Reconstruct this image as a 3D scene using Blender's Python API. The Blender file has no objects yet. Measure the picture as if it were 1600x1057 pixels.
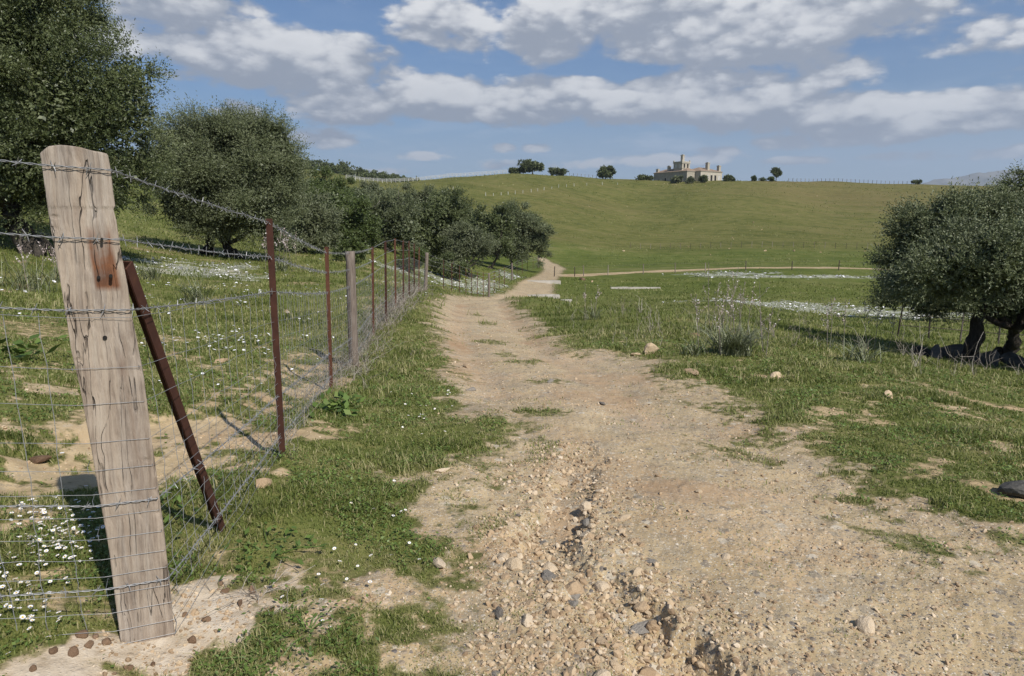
import bpy, math, time
import numpy as np
from mathutils import Vector, Matrix

rng = np.random.default_rng(11)
S = bpy.context.scene
COL = S.collection
PI = math.pi

# ------------------------------------------------------------------ camera geometry
F = 1100.0
PITCH = math.atan((528.5 - 345.0) / F)
CZ = 1.55
SP, CP = math.sin(PITCH), math.cos(PITCH)


def ray(px, py):
    dx = (px - 800.0) / F
    dy = (py - 528.5) / F
    return np.array([dx, CP - dy * SP, -SP - dy * CP])


def at(px, py, Y):
    d = ray(px, py)
    t = Y / d[1]
    return np.array([d[0] * t, Y, CZ + d[2] * t])


def slope(py):
    d = ray(800, py)
    return d[2] / d[1]


# ------------------------------------------------------------------ noise (numpy)
_pr = np.random.default_rng(5)
PERM = _pr.permutation(4096)
GANG = _pr.random(4096) * 2 * PI
GX, GY = np.cos(GANG), np.sin(GANG)


def pn(x, y, seed=0):
    xi = np.floor(x).astype(np.int64)
    yi = np.floor(y).astype(np.int64)
    fx, fy = x - xi, y - yi

    def g(ix, iy):
        h = PERM[(PERM[(ix + seed * 57) & 4095] + iy) & 4095]
        return GX[h], GY[h]
    u = fx * fx * fx * (fx * (fx * 6 - 15) + 10)
    v = fy * fy * fy * (fy * (fy * 6 - 15) + 10)
    gx, gy = g(xi, yi); a = gx * fx + gy * fy
    gx, gy = g(xi + 1, yi); b = gx * (fx - 1) + gy * fy
    gx, gy = g(xi, yi + 1); c = gx * fx + gy * (fy - 1)
    gx, gy = g(xi + 1, yi + 1); d = gx * (fx - 1) + gy * (fy - 1)
    return (a + (b - a) * u) * (1 - v) + (c + (d - c) * u) * v


def fbm(x, y, octv=4, seed=0, gain=0.5):
    s = np.zeros_like(x, dtype=float)
    a = 1.0
    for k in range(octv):
        s += a * pn(x * 2 ** k + 13.7 * k, y * 2 ** k - 7.1 * k, seed + k)
        a *= gain
    return s


def sstep(a, b, x):
    t = np.clip((x - a) / (b - a), 0, 1)
    return t * t * (3 - 2 * t)


# ------------------------------------------------------------------ fence supports: (px base, py base, px top, py top)
FENCE = [
    ('steel', 441, 714, 420, 342), ('steel', 517, 603, 510, 386), ('wood', 553, 575, 547, 393),
    ('steel', 583, 524, 582, 386), ('steel', 603, 505, 602, 377), ('steel', 618, 485, 617, 373),
    ('steel', 630, 474, 630, 376), ('steel', 639, 463, 639, 377), ('steel', 647, 459, 647, 381),
    ('steel', 654, 456, 655, 387), ('wood', 664, 455, 667, 395),
    ('steel', 693, 453, 693, 406), ('steel', 706, 456, 706, 411), ('steel', 718, 458, 718, 415),
    ('steel', 728, 460, 728, 419), ('steel', 737, 462, 737, 423), ('steel', 746, 463, 746, 425),
    ('steel', 755, 464, 755, 426), ('wood', 764, 464, 764, 427),
    ('steel', 772, 459, 772, 424), ('steel', 780, 453, 780, 421), ('steel', 788, 447, 788, 417),
    ('wood', 800, 438, 800, 412), ('steel', 808, 433, 808, 409), ('steel', 816, 428, 816, 406),
    ('steel', 824, 424, 824, 403.5), ('steel', 833, 420, 833, 401), ('wood', 841, 418, 841, 399.5)]


def support(e, hgt=1.5):
    k, bx, by, tx, ty = e
    Y = hgt / (slope(ty) - slope(by))
    b = at(bx, by, Y)
    t = at(tx, ty, Y)
    return b, t


SUP = [support(e) for e in FENCE]
Y0 = 1.53 / -slope(1003)
P0B = at(228, 1003, Y0)

# ------------------------------------------------------------------ terrain: survey points (thin-plate fit in azimuth / log distance)
CTL = []
for thc in (-1.0, -0.5, 0.0, 0.5, 1.0):
    for rr in (0.5, 1.5):
        CTL.append((rr * math.sin(thc), rr * math.cos(thc), 0.0))
CTL.append(tuple(P0B))
CTL += [tuple(b) for b, t in SUP]
for p in [(850, 800, 3.6), (1100, 1000, 2.38), (1400, 900, 2.9), (600, 900, 2.95), (850, 650, 5.9), (800, 560, 9.7),
          (760, 510, 14.7), (740, 480, 22.6), (740, 467.5, 26.0), (690, 468, 26.0), (790, 466, 26.0), (830, 466, 26.0), (870, 468, 26.0), (920, 478, 23.0), (800, 480, 22.6), (850, 484, 21.6), (833, 462, 53), (840, 440, 66), (855, 425, 82),
          (845, 404, 115), (1000, 560, 9.6), (1140, 575, 8.8), (1388, 617, 7.4), (1590, 775, 3.95),
          (1450, 590, 9.0), (1300, 560, 10.5), (1200, 525, 13.5), (1100, 505, 16), (950, 500, 17), (900, 480, 24),
          (1515, 562, 15), (1640, 575, 14.5), (1400, 520, 24), (1600, 530, 24), (1250, 500, 30), (1250, 487, 44), (1100, 480, 40),
          (1450, 490, 44), (1000, 447, 66), (1000, 424, 85), (1300, 420, 88), (1250, 440, 70), (1550, 440, 70),
          (900, 400, 125), (1200, 398, 130), (1400, 400, 125), (1000, 388, 158), (1300, 388, 155), (1550, 388, 155),
          (1000, 360, 205), (1300, 360, 205), (1550, 360, 210), (1000, 330, 260), (1300, 330, 262), (1000, 300, 318),
          (1300, 302, 318), (800, 300, 270), (750, 330, 210), (880, 380, 150),
          (600, 286, 330), (700, 278, 335), (800, 271.5, 345), (900, 276, 360), (1000, 281, 365), (1100, 282.5, 365),
          (1200, 282.5, 368), (1300, 284, 368), (1430, 288, 366), (1600, 292, 365),
          (700, 300, 460), (800, 298, 460), (1000, 300, 470), (1200, 302, 470), (1430, 306, 470), (1600, 310, 470),
          (100, 850, 2.9), (60, 722, 3.9), (250, 680, 4.7), (400, 620, 6.3), (150, 560, 7.5), (20, 600, 5.5),
          (150, 450, 15), (300, 430, 22), (345, 398, 33), (450, 440, 22), (30, 400, 20), (40, 340, 32),
          (250, 342, 50), (310, 332, 60), (550, 400, 42), (590, 385, 55), (640, 425, 45), (700, 440, 50),
          (740, 420, 65), (800, 405, 95), (680, 400, 80), (480, 380, 60), (480, 340, 90), (500, 310, 140),
          (600, 340, 130), (650, 320, 170), (470, 264, 560), (560, 279, 560), (640, 286, 560), (250, 262, 500), (0, 270, 450),
          (780, 300, 700), (1000, 320, 900), (1400, 330, 900)]:
    CTL.append(tuple(at(*p)))
CTL += [(-0.8, 34, CZ - 4.4), (0.5, 45, CZ - 5.15), (2.5, 40, CZ - 5.3), (2.0, 33, CZ - 4.5), (7, 32, CZ - 4.5)]
for thc in (-0.9, -0.3, 0.3, 0.9):
    CTL.append((1800 * math.sin(thc), 1800 * math.cos(thc), -12.0))
    CTL.append((5200 * math.sin(thc), 5200 * math.cos(thc), -14.0))
CTL = np.array(CTL)
KTH = 3.0


def uv_of(x, y):
    r = np.maximum(np.hypot(x, y), 0.4)
    th = np.clip(np.arctan2(x, y), -0.95, 0.95)
    return th * KTH, np.log(r)


def _phi(d2):
    return 0.5 * d2 * np.log(d2 + 1e-12)


CU, CV = uv_of(CTL[:, 0], CTL[:, 1])
_n = len(CTL)
_A = np.zeros((_n + 3, _n + 3))
_A[:_n, :_n] = _phi((CU[:, None] - CU) ** 2 + (CV[:, None] - CV) ** 2) + np.eye(_n) * 0.0004
_A[:_n, _n] = 1; _A[:_n, _n + 1] = CU; _A[:_n, _n + 2] = CV
_A[_n:, :_n] = _A[:_n, _n:].T
# fit the slope seen from the eye so that near ground stays exact and far ground keeps its profile
_val = (CTL[:, 2] - CZ) / np.maximum(np.hypot(CTL[:, 0], CTL[:, 1]), 0.4) ** 0.5
TPS = np.linalg.solve(_A, np.concatenate([_val, np.zeros(3)]))


def base_h(x, y):
    x = np.asarray(x, float); y = np.asarray(y, float)
    shp = x.shape
    x = x.ravel(); y = y.ravel()
    out = np.empty(len(x))
    r = np.maximum(np.hypot(x, y), 0.4)
    for i in range(0, len(x), 40000):
        u, v = uv_of(x[i:i + 40000], y[i:i + 40000])
        d2 = (u[:, None] - CU) ** 2 + (v[:, None] - CV) ** 2
        s = _phi(d2) @ TPS[:_n] + TPS[_n] + TPS[_n + 1] * u + TPS[_n + 2] * v
        out[i:i + 40000] = CZ + s * r[i:i + 40000] ** 0.5
    w = 1 - sstep(0.95, 1.9, np.abs(np.arctan2(x, y)))
    return (out * w).reshape(shp)


_ts = np.exp(np.linspace(math.log(1.2), math.log(700), 1600))


def hit(px, py, hf=None):
    d = ray(px, py)
    x = d[0] / d[1] * _ts; y = _ts; z = CZ + d[2] / d[1] * _ts
    h = (hf or base_h)(x, y)
    below = np.nonzero(z < h)[0]
    i = below[0] if len(below) else len(_ts) - 1
    return np.array([x[i], y[i], h[i]])


def hits(lst):
    return np.array([hit(*p)[:2] for p in lst])


def sd_poly(x, y, poly):
    """signed distance to a polygon in the ground plan, positive inside"""
    d = np.full(x.shape, 1e18)
    ins = np.zeros(x.shape, bool)
    n = len(poly)
    for i in range(n):
        ax, ay = poly[i]; bx, by = poly[(i + 1) % n]
        ex, ey = bx - ax, by - ay
        wx, wy = x - ax, y - ay
        t = np.clip((wx * ex + wy * ey) / (ex * ex + ey * ey + 1e-12), 0, 1)
        d = np.minimum(d, (wx - ex * t) ** 2 + (wy - ey * t) ** 2)
        c = ((ay <= y) & (by > y)) | ((by <= y) & (ay > y))
        if abs(ey) > 1e-12:
            ins ^= c & (x < ax + (y - ay) / ey * ex)
    d = np.sqrt(d)
    return np.where(ins, d, -d)


def sd_line(x, y, pts):
    """distance to a polyline and the parameter (0..n-1) of the nearest point"""
    d = np.full(x.shape, 1e18); tt = np.zeros(x.shape)
    for i in range(len(pts) - 1):
        ax, ay = pts[i]; bx, by = pts[i + 1]
        ex, ey = bx - ax, by - ay
        wx, wy = x - ax, y - ay
        t = np.clip((wx * ex + wy * ey) / (ex * ex + ey * ey + 1e-12), 0, 1)
        q = (wx - ex * t) ** 2 + (wy - ey * t) ** 2
        m = q < d
        d = np.where(m, q, d); tt = np.where(m, i + t, tt)
    return np.sqrt(d), tt


# outlines surveyed on the ground
road_l = hits([(500, 1056), (570, 985), (640, 900), (690, 840), (712, 770), (732, 710), (735, 660), (715, 610), (695, 560), (682, 510), (676, 478)])
road_r = hits([(796, 471), (822, 497), (858, 522), (885, 550), (955, 552), (1018, 561), (1035, 590), (1140, 612), (1250, 680), (1400, 752), (1560, 820)])
ROAD = np.vstack([[[-0.95, 0.2], [-0.95, 1.6]], road_l, [[-2.8, 30], [-2.4, 40], [-.8, 48]], [at(800, 462, 53)[:2], at(812, 445, 63)[:2]],
                  hits([(828, 436), (846, 427), (850, 419), (848, 410), (842, 403)]), hits([(850, 403), (869, 412), (881, 420), (872, 430), (868, 438)]),
                  [at(864, 445, 63)[:2], at(862, 462, 53)[:2], [1.2, 49], [-0.7, 42], [-0.5, 30]], road_r, [[3.4, 2.6], [3.4, 0.2]]])
BANK = hits([(2, 700), (2, 800), (130, 765), (220, 760), (330, 740), (420, 715), (480, 640), (520, 590), (500, 555), (450, 570), (410, 615), (330, 640), (200, 655), (90, 675)])
FOOT = hits([(40, 1050), (150, 965), (230, 930), (330, 900), (440, 915), (430, 940), (390, 975), (330, 1020), (270, 1056)])
GULLY = hits([(905, 668), (912, 710), (890, 760), (868, 800), (850, 835), (905, 880), (965, 930), (1020, 975), (1065, 1020), (1100, 1056)])
GULLY = np.vstack([GULLY, [[0.62, 1.9], [0.75, 1.2]]])
GW = np.array([0.10, 0.13, 0.12, 0.17, 0.17, 0.12, 0.12, 0.14, 0.18, 0.2, 0.2, 0.2])
GD = np.array([0.0, 0.025, 0.04, 0.075, 0.085, 0.055, 0.065, 0.10, 0.16, 0.22, 0.24, 0.14])
PATH = np.vstack([hits([(872, 430), (930, 427.5), (1000, 424.5), (1102, 421.5), (1250, 420), (1400, 422)]), [at(1600, 426, 86)[:2], at(1900, 430, 90)[:2]]])
# (px, py, radius along x m, radius along y m): patches of white flowers and of grass left on the track
def patch(lst):
    return [(hit(a, b), c, d) for a, b, c, d in lst]


FLOWERS = patch([(300, 425, 2.6, 2.6), (250, 412, 2.2, 2.0), (360, 418, 1.2, 2.0), (700, 440, 4.5, 3.2), (640, 430, 3.0, 3.0), (740, 450, 3.0, 5),
                 (760, 442, 2.5, 4), (1280, 482, 5.5, 6.0), (1210, 476, 5, 3), (1370, 489, 5.5, 7.0), (1130, 472, 4.0, 0.6), (1440, 492, 4, 4),
                 (1140, 430, 6.5, 5.5), (1230, 434, 9, 2.5), (1310, 433, 7, 2), (790, 430, 1.5, 6)])
TUFTS = patch([(757, 503, .35, .9), (766, 530, .40, .55), (805, 562, .5, .5), (790, 548, .25, .5), (745, 490, .3, 1.2), (860, 590, .4, .25),
               (660, 960, .22, .14), (700, 905, .2, .1), (845, 640, .5, .3), (800, 660, .35, .4)])
REDP = patch([(740, 580, .6, .55), (720, 556, .45, .8), (890, 556, .8, .5), (960, 585, .8, .5), (930, 610, .7, .35), (1100, 760, .5, .3), (880, 790, .12, .4)])
WHEEL_L = hits([(722, 472), (712, 500), (716, 530), (735, 575), (765, 610)])
WHEEL_R = hits([(785, 472), (806, 500), (845, 535), (900, 570), (960, 610), (1010, 650)])
MIXED = hits([(330, 1056), (400, 990), (450, 950), (470, 900), (640, 880), (690, 830), (720, 740), (760, 650), (830, 640), (790, 740), (750, 850), (720, 960), (690, 1056)])


def ell(x, y, lst):
    m = np.full(x.shape, -9.0)
    for (c, rx, ry) in lst:
        m = np.maximum(m, 1.0 - np.sqrt(((x - c[0]) / rx) ** 2 + ((y - c[1]) / ry) ** 2))
    return m


def masks(x, y):
    r = np.hypot(x, y)
    nz = sstep(60, 25, r) * fbm(x * 1.3, y * 1.3, 5, 3, .6) + sstep(10, 60, r) * .7 * fbm(x * .35, y * .35, 4, 4, .6)
    nzf = fbm(x * 6, y * 6, 3, 9, .6)
    sd = sd_poly(x, y, ROAD)
    e = np.clip(0.06 * r, 0.28, 0.9)
    road = sstep(-e, e, sd + nz * (.22 + .5 * sstep(7, 3.5, r)) * sstep(40, 15, r) + nz * e * .5 + .22 * nzf * sstep(20, 6, r))
    tuft = sstep(-.1, 0.75, ell(x, y, TUFTS) + 0.8 * nz + .5 * nzf)
    mixed = sstep(-.35, .45, sd_poly(x, y, MIXED) + .3 * nz) * sstep(-.55, .5, fbm(x * 2.6, y * 2.6, 5, 21, .7))
    verge = sstep(1.5, 0.2, sd + .5 * nz) * sstep(-.4, 0.55, fbm(x * 2.2, y * 2.2, 5, 31, .7)) * (x > 0.8) * sstep(9, 6.5, r)
    soil = road * (1 - .62 * tuft) * (1 - .92 * mixed) * (1 - .75 * verge)
    bank = sstep(-.3, .35, sd_poly(x, y, BANK) + nz * .8 + .35 * nzf) * (1 - .8 * sstep(.12, .45, fbm(x * 1.8, y * 1.8, 4, 40, .65)))
    foot = sstep(-.08, .12, sd_poly(x, y, FOOT) + nzf * .14 + nz * .18)
    dp, tp = sd_line(x, y, PATH)
    path = sstep(2.0, 1.0, dp + .5 * nz)
    # bare patches in the turf near the track
    bare = sstep(.05, .6, fbm(x * 1.5, y * 1.5, 5, 77, .7)) * sstep(16, 8, r) * .62 * (1 - .75 * sstep(-2.0, -1.5, x) * sstep(.1, -.3, x) * sstep(2.9, 3.3, y))
    bare2 = sstep(.18, .5, fbm(x * .5, y * .5, 4, 78, .55)) * sstep(30, 12, np.abs(r - 24)) * (x < -2.5) * .42
    soil = np.maximum.reduce([soil, bank, foot, path, bare, bare2])
    flo = sstep(0.0, 0.45, ell(x, y, FLOWERS) + .9 * fbm(x * .45, y * .8, 4, 50, .6))
    flo = flo * (1 - road)
    rp = np.maximum(ell(x, y, REDP), 0.75 - sd_line(x, y, WHEEL_L)[0] / .42)
    rp = np.maximum(rp, 0.75 - sd_line(x, y, WHEEL_R)[0] / .42)
    red = np.maximum(.55 * sstep(.0, .4, fbm(x * .7, y * .7, 3, 60)), sstep(-.1, .6, rp + .7 * fbm(x * 1.6, y * 1.6, 4, 61, .6)))
    return sd, road, soil, flo, red, foot


def height(x, y):
    x = np.asarray(x, float); y = np.asarray(y, float)
    r = np.hypot(x, y)
    h = base_h(x, y)
    near = sstep(60, 20, r)
    h = h + near * (.035 * fbm(x * .9, y * .9, 3, 101) + .012 * fbm(x * 5, y * 5, 3, 102)) * sstep(0.3, 1.2, r)
    h = h + sstep(25, 90, r) * sstep(900, 500, r) * .35 * fbm(x * .045, y * .045, 3, 103)
    h = h + sstep(450, 1200, r) * 6 * fbm(x * .003, y * .003, 4, 104)
    m = r < 70
    if m.any():
        xm, ym = x[m], y[m]
        sd = sd_poly(xm, ym, ROAD)
        ins = sstep(-.15, .5, sd)
        dh = -.05 * ins
        wd_ = np.minimum(sd_line(xm, ym, WHEEL_L)[0], sd_line(xm, ym, WHEEL_R)[0])
        dh = dh - .035 * sstep(.5, .1, wd_) * ins
        # gravelly micro relief on the track
        dh = dh + ins * sstep(16, 8, r[m]) * (.010 * np.abs(fbm(xm * 14, ym * 14, 3, 105)))
        # washed-out gully
        wob = .07 * fbm(xm * 5, ym * 5, 4, 107, .65)
        d, t = sd_line(xm, ym, GULLY)
        gw = np.interp(t, np.arange(len(GW)), GW); gd = np.interp(t, np.arange(len(GD)), GD)
        dd = d + wob
        dh = dh - gd * sstep(gw * 1.3, gw * .45, dd)
        dh = dh + .006 * sstep(gw * 3.5, gw * 1.3, dd) * sstep(gw * .9, gw * 1.3, dd) * (gd > 0.02)
        # small eroded ledge on the bank beyond the fence
        sb = sd_poly(xm, ym, BANK)
        dh = dh - .07 * sstep(-.15, .2, sb + .25 * fbm(xm * 1.5, ym * 1.5, 3, 108)) + .02 * fbm(xm * 3, ym * 3, 3, 109) * sstep(-.5, .2, sb)
        h = h.copy(); h[m] += dh
    return h


def hitg(px, py):
    return hit(px, py, height)


def gz(x, y):
    return float(height(np.array([x]), np.array([y]))[0])


# ------------------------------------------------------------------ mesh helpers
def mesh_np(name, V, polys, mats=(), smooth=False, attrs=None, mat_idx=None):
    """polys: list of int arrays (n,k)"""
    me = bpy.data.meshes.new(name)
    V = np.asarray(V, np.float32)
    me.vertices.add(len(V)); me.vertices.foreach_set('co', V.ravel())
    polys = [np.asarray(p, np.int32) for p in polys if len(p)]
    nl = sum(p.size for p in polys); npo = sum(len(p) for p in polys)
    me.loops.add(nl)
    me.loops.foreach_set('vertex_index', np.concatenate([p.ravel() for p in polys]))
    me.polygons.add(npo)
    tot = np.concatenate([np.full(len(p), p.shape[1], np.int32) for p in polys])
    st = np.concatenate([[0], np.cumsum(tot)[:-1]]).astype(np.int32)
    me.polygons.foreach_set('loop_start', st)
    me.polygons.foreach_set('loop_total', tot)
    if mat_idx is not None:
        me.polygons.foreach_set('material_index', np.asarray(mat_idx, np.int32))
    me.polygons.foreach_set('use_smooth', np.full(npo, bool(smooth)))
    for m in mats:
        me.materials.append(m)
    for k, a in (attrs or {}).items():
        a = np.asarray(a, np.float32)
        if a.ndim == 1:
            at_ = me.attributes.new(k, 'FLOAT', 'POINT'); at_.data.foreach_set('value', a)
        else:
            if a.shape[1] == 3:
                a = np.hstack([a, np.ones((len(a), 1), np.float32)])
            at_ = me.attributes.new(k, 'FLOAT_COLOR', 'POINT'); at_.data.foreach_set('color', a.ravel())
    me.update(calc_edges=True)
    return me


def tag(o, label=None, cat=None, group=None, kind=None):
    if label: o['label'] = label
    if cat: o['category'] = cat
    if group: o['group'] = group
    if kind: o['kind'] = kind
    return o


def link(name, me, parent=None, loc=None):
    o = bpy.data.objects.new(name, me)
    COL.objects.link(o)
    if parent is not None:
        o.parent = parent
    if loc is not None:
        o.location = loc
    return o


def empty(name, loc, label=None, cat=None, group=None, rz=0):
    o = bpy.data.objects.new(name, None)
    COL.objects.link(o)
    o.location = loc; o.rotation_euler = (0, 0, rz); o.empty_display_size = .2
    return tag(o, label, cat, group)


class MB:
    def __init__(self):
        self.V = []; self.P = {}; self.n = 0; self.A = []; self.MI = {}

    def add(self, V, polys, var=0.5, mi=0):
        V = np.asarray(V, float)
        for p in polys:
            p = np.asarray(p, np.int64)
            if p.size:
                self.P.setdefault(p.shape[1], []).append(p + self.n)
                self.MI.setdefault(p.shape[1], []).append(np.full(len(p), mi))
        self.V.append(V)
        self.A.append(np.broadcast_to(np.asarray(var, float), (len(V),)))
        self.n += len(V)
        return self

    def box(self, c, s, rz=0, var=.5, mi=0, taper=1.0):
        x, y, z = np.array(s) / 2
        q = np.array([[-x, -y, -z], [x, -y, -z], [x, y, -z], [-x, y, -z], [-x * taper, -y * taper, z], [x * taper, -y * taper, z], [x * taper, y * taper, z], [-x * taper, y * taper, z]])
        cz, sz = math.cos(rz), math.sin(rz)
        q = np.column_stack([q[:, 0] * cz - q[:, 1] * sz, q[:, 0] * sz + q[:, 1] * cz, q[:, 2]]) + np.array(c)
        return self.add(q, [[[3, 2, 1, 0], [4, 5, 6, 7], [0, 1, 5, 4], [1, 2, 6, 5], [2, 3, 7, 6], [3, 0, 4, 7]]], var, mi)

    def tube(self, pts, rad, sides=6, var=.5, mi=0, cap=True, squash=None):
        pts = np.asarray(pts, float); n = len(pts)
        rad = np.broadcast_to(np.asarray(rad, float), (n,))
        T = np.gradient(pts, axis=0)
        T /= np.linalg.norm(T, axis=1)[:, None] + 1e-12
        ref = np.array([0, 0, 1.0]) if abs(T[0][2]) < .9 else np.array([1.0, 0, 0])
        A = np.cross(T, ref); A /= np.linalg.norm(A, axis=1)[:, None] + 1e-12
        B = np.cross(T, A)
        an = np.arange(sides) * 2 * PI / sides
        V = pts[:, None, :] + rad[:, None, None] * (np.cos(an)[None, :, None] * A[:, None, :] + np.sin(an)[None, :, None] * B[:, None, :])
        i = np.arange(n - 1)[:, None]; j = np.arange(sides)[None, :]; k = (j + 1) % sides
        q = np.stack([i * sides + j, i * sides + k, (i + 1) * sides + k, (i + 1) * sides + j], -1).reshape(-1, 4)
        self.add(V.reshape(-1, 3), [q], var, mi)
        if cap and sides in (3, 4, 5, 6, 8, 10, 12):
            self.P.setdefault(sides, []).append(np.array([np.arange(sides)[::-1] + self.n - n * sides, np.arange(sides) + self.n - sides]))
            self.MI.setdefault(sides, []).append(np.full(2, mi))
        return self

    def build(self, name, mats, parent=None, loc=None, smooth=False):
        if not isinstance(mats, (list, tuple)): mats = [mats]
        V = np.concatenate(self.V)
        off = np.zeros(3)
        if loc is not None:
            off = np.asarray(loc, float)
            V = V - off
        P = []; MI = []
        for k in self.P:
            P.append(np.concatenate(self.P[k])); MI.append(np.concatenate(self.MI[k]))
        me = mesh_np(name, V, P, mats, smooth, {'var': np.concatenate(self.A)}, np.concatenate(MI))
        return link(name, me, parent, None if loc is None else tuple(off))


def local_to(o_parent, V):
    return np.asarray(V, float) - np.array(o_parent.location)


# ------------------------------------------------------------------ node helpers
def nd(nt, typ, ins=None, **props):
    n = nt.nodes.new(typ)
    for k, v in props.items():
        setattr(n, k, v)
    for k, v in (ins or {}).items():
        s = n.inputs[k]
        if isinstance(v, bpy.types.NodeSocket):
            nt.links.new(v, s)
        elif isinstance(v, bpy.types.Node):
            nt.links.new(v.outputs[0], s)
        else:
            if isinstance(v, (tuple, list)) and s.type == 'RGBA' and len(v) == 3:
                v = (*v, 1)
            s.default_value = v
    return n


def ma(nt, op, a, b=0.0, c=0.0, clamp=False):
    return nd(nt, 'ShaderNodeMath', {0: a, 1: b, 2: c}, operation=op, use_clamp=clamp).outputs[0]


def mixc(nt, f, a, b, bt='MIX'):
    n = nt.nodes.new('ShaderNodeMix'); n.data_type = 'RGBA'; n.blend_type = bt; n.clamp_factor = True
    for s, v in ((n.inputs[0], f), (n.inputs[6], a), (n.inputs[7], b)):
        if isinstance(v, bpy.types.NodeSocket): nt.links.new(v, s)
        else:
            s.default_value = (*v, 1) if isinstance(v, (tuple, list)) and len(v) == 3 else v
    return n.outputs[2]


def ramp(nt, f, stops, interp='LINEAR'):
    n = nt.nodes.new('ShaderNodeValToRGB')
    nt.links.new(f, n.inputs[0])
    cr = n.color_ramp; cr.interpolation = interp
    while len(cr.elements) < len(stops): cr.elements.new(.5)
    for e, (p, c) in zip(cr.elements, stops):
        e.position = p
        e.color = (*c, 1) if isinstance(c, (tuple, list)) else (c, c, c, 1)
    return n.outputs[0]


def noise(nt, vec, scale, detail=5, rough=.55, dist=0.0, out=0):
    n = nd(nt, 'ShaderNodeTexNoise', {'Vector': vec, 'Scale': scale, 'Detail': detail, 'Roughness': rough, 'Distortion': dist})
    return n.outputs[out]


def new_mat(name, rough=.85):
    m = bpy.data.materials.new(name); m.use_nodes = True
    nt = m.node_tree
    b = nt.nodes['Principled BSDF']; b.inputs['Roughness'].default_value = rough
    b.inputs['Specular IOR Level'].default_value = .25
    return m, nt, b


def setc(nt, b, sock, val):
    if isinstance(val, bpy.types.NodeSocket): nt.links.new(val, b.inputs[sock])
    else: b.inputs[sock].default_value = (*val, 1) if isinstance(val, (tuple, list)) and len(val) == 3 else val


def bump(nt, b, h, strength=.5, dist=.01):
    n = nd(nt, 'ShaderNodeBump', {'Height': h, 'Strength': strength, 'Distance': dist})
    nt.links.new(n.outputs[0], b.inputs['Normal'])


def simple_mat(name, stops, scale=8, rough=.85, bstr=.3, bdist=.01, coord='Object', detail=6, stretch=(1, 1, 1), metallic=0, varmix=.5):
    """colour from noise plus the per-piece variation attribute"""
    m, nt, b = new_mat(name, rough)
    tc = nd(nt, 'ShaderNodeTexCoord')
    mp = nd(nt, 'ShaderNodeMapping', {'Vector': tc.outputs[coord], 'Scale': stretch})
    n = noise(nt, mp.outputs[0], scale, detail, .6)
    va = nd(nt, 'ShaderNodeAttribute', attribute_name='var').outputs['Fac']
    f = ma(nt, 'ADD', ma(nt, 'MULTIPLY', n, 1 - varmix), ma(nt, 'MULTIPLY', va, varmix))
    setc(nt, b, 'Base Color', ramp(nt, f, stops))
    b.inputs['Metallic'].default_value = metallic
    bump(nt, b, n, bstr, bdist)
    return m


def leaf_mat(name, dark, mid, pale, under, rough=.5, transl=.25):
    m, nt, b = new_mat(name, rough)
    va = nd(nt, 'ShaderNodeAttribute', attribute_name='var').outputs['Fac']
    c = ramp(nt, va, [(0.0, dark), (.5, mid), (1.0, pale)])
    bf = nd(nt, 'ShaderNodeNewGeometry').outputs['Backfacing']
    c2 = mixc(nt, bf, c, under) if under else c
    setc(nt, b, 'Base Color', c2)
    b.inputs['Specular IOR Level'].default_value = .35
    tr = nd(nt, 'ShaderNodeBsdfTranslucent', {'Color': mixc(nt, .5, c, (.12, .16, .03))})
    mx = nd(nt, 'ShaderNodeMixShader', {0: transl, 1: b.outputs[0], 2: tr.outputs[0]})
    nt.links.new(mx.outputs[0], nt.nodes['Material Output'].inputs[0])
    return m
# ================================================================== camera, light, sky
cam = bpy.data.cameras.new('camera'); cam_o = bpy.data.objects.new('camera', cam); COL.objects.link(cam_o)
cam_o.location = (0, 0, CZ); cam_o.rotation_euler = (PI / 2 - PITCH, 0, 0)
cam.sensor_width = 36; cam.lens = F / 1600 * 36; cam.clip_start = .05; cam.clip_end = 20000
S.camera = cam_o

SUN_EL = math.radians(43)
SUN_AZ = math.radians(36)          # the sun stands behind the camera, to its right
sd_ = Vector((math.sin(SUN_AZ) * math.cos(SUN_EL), -math.cos(SUN_AZ) * math.cos(SUN_EL), math.sin(SUN_EL)))
sun = bpy.data.lights.new('sun', 'SUN'); sun.energy = 4.6; sun.angle = math.radians(.53); sun.color = (1.0, .955, .88)
sun_o = bpy.data.objects.new('sun', sun); COL.objects.link(sun_o)
sun_o.rotation_euler = sd_.to_track_quat('Z', 'Y').to_euler()

S.view_settings.view_transform = 'Standard'; S.view_settings.look = 'None'
S.view_settings.exposure = 0.34; S.view_settings.gamma = 1

W = bpy.data.worlds.new('World'); S.world = W; W.use_nodes = True
nt = W.node_tree
for n in list(nt.nodes): nt.nodes.remove(n)
tc = nd(nt, 'ShaderNodeTexCoord')
dirv = nd(nt, 'ShaderNodeVectorMath', {0: tc.outputs['Generated']}, operation='NORMALIZE').outputs[0]
sky = nd(nt, 'ShaderNodeTexSky', sky_type='NISHITA', sun_disc=False, sun_elevation=SUN_EL,
         sun_rotation=math.atan2(sd_.x, sd_.y), altitude=50, air_density=1.0, dust_density=.6, ozone_density=2.6)
sep = nd(nt, 'ShaderNodeSeparateXYZ', {0: dirv})
az = ma(nt, 'ARCTAN2', sep.outputs[0], sep.outputs[1])
el = ma(nt, 'ARCSINE', sep.outputs[2])
P = nd(nt, 'ShaderNodeCombineXYZ', {0: az, 1: el, 2: 0.0}).outputs[0]
# clouds of the day: azimuth / elevation of each bank of cumulus and its half extents (photo degrees measured once)
def ang(px, py):
    d = ray(px, py); d = d / np.linalg.norm(d)
    return math.atan2(d[0], d[1]), math.asin(d[2])


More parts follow.
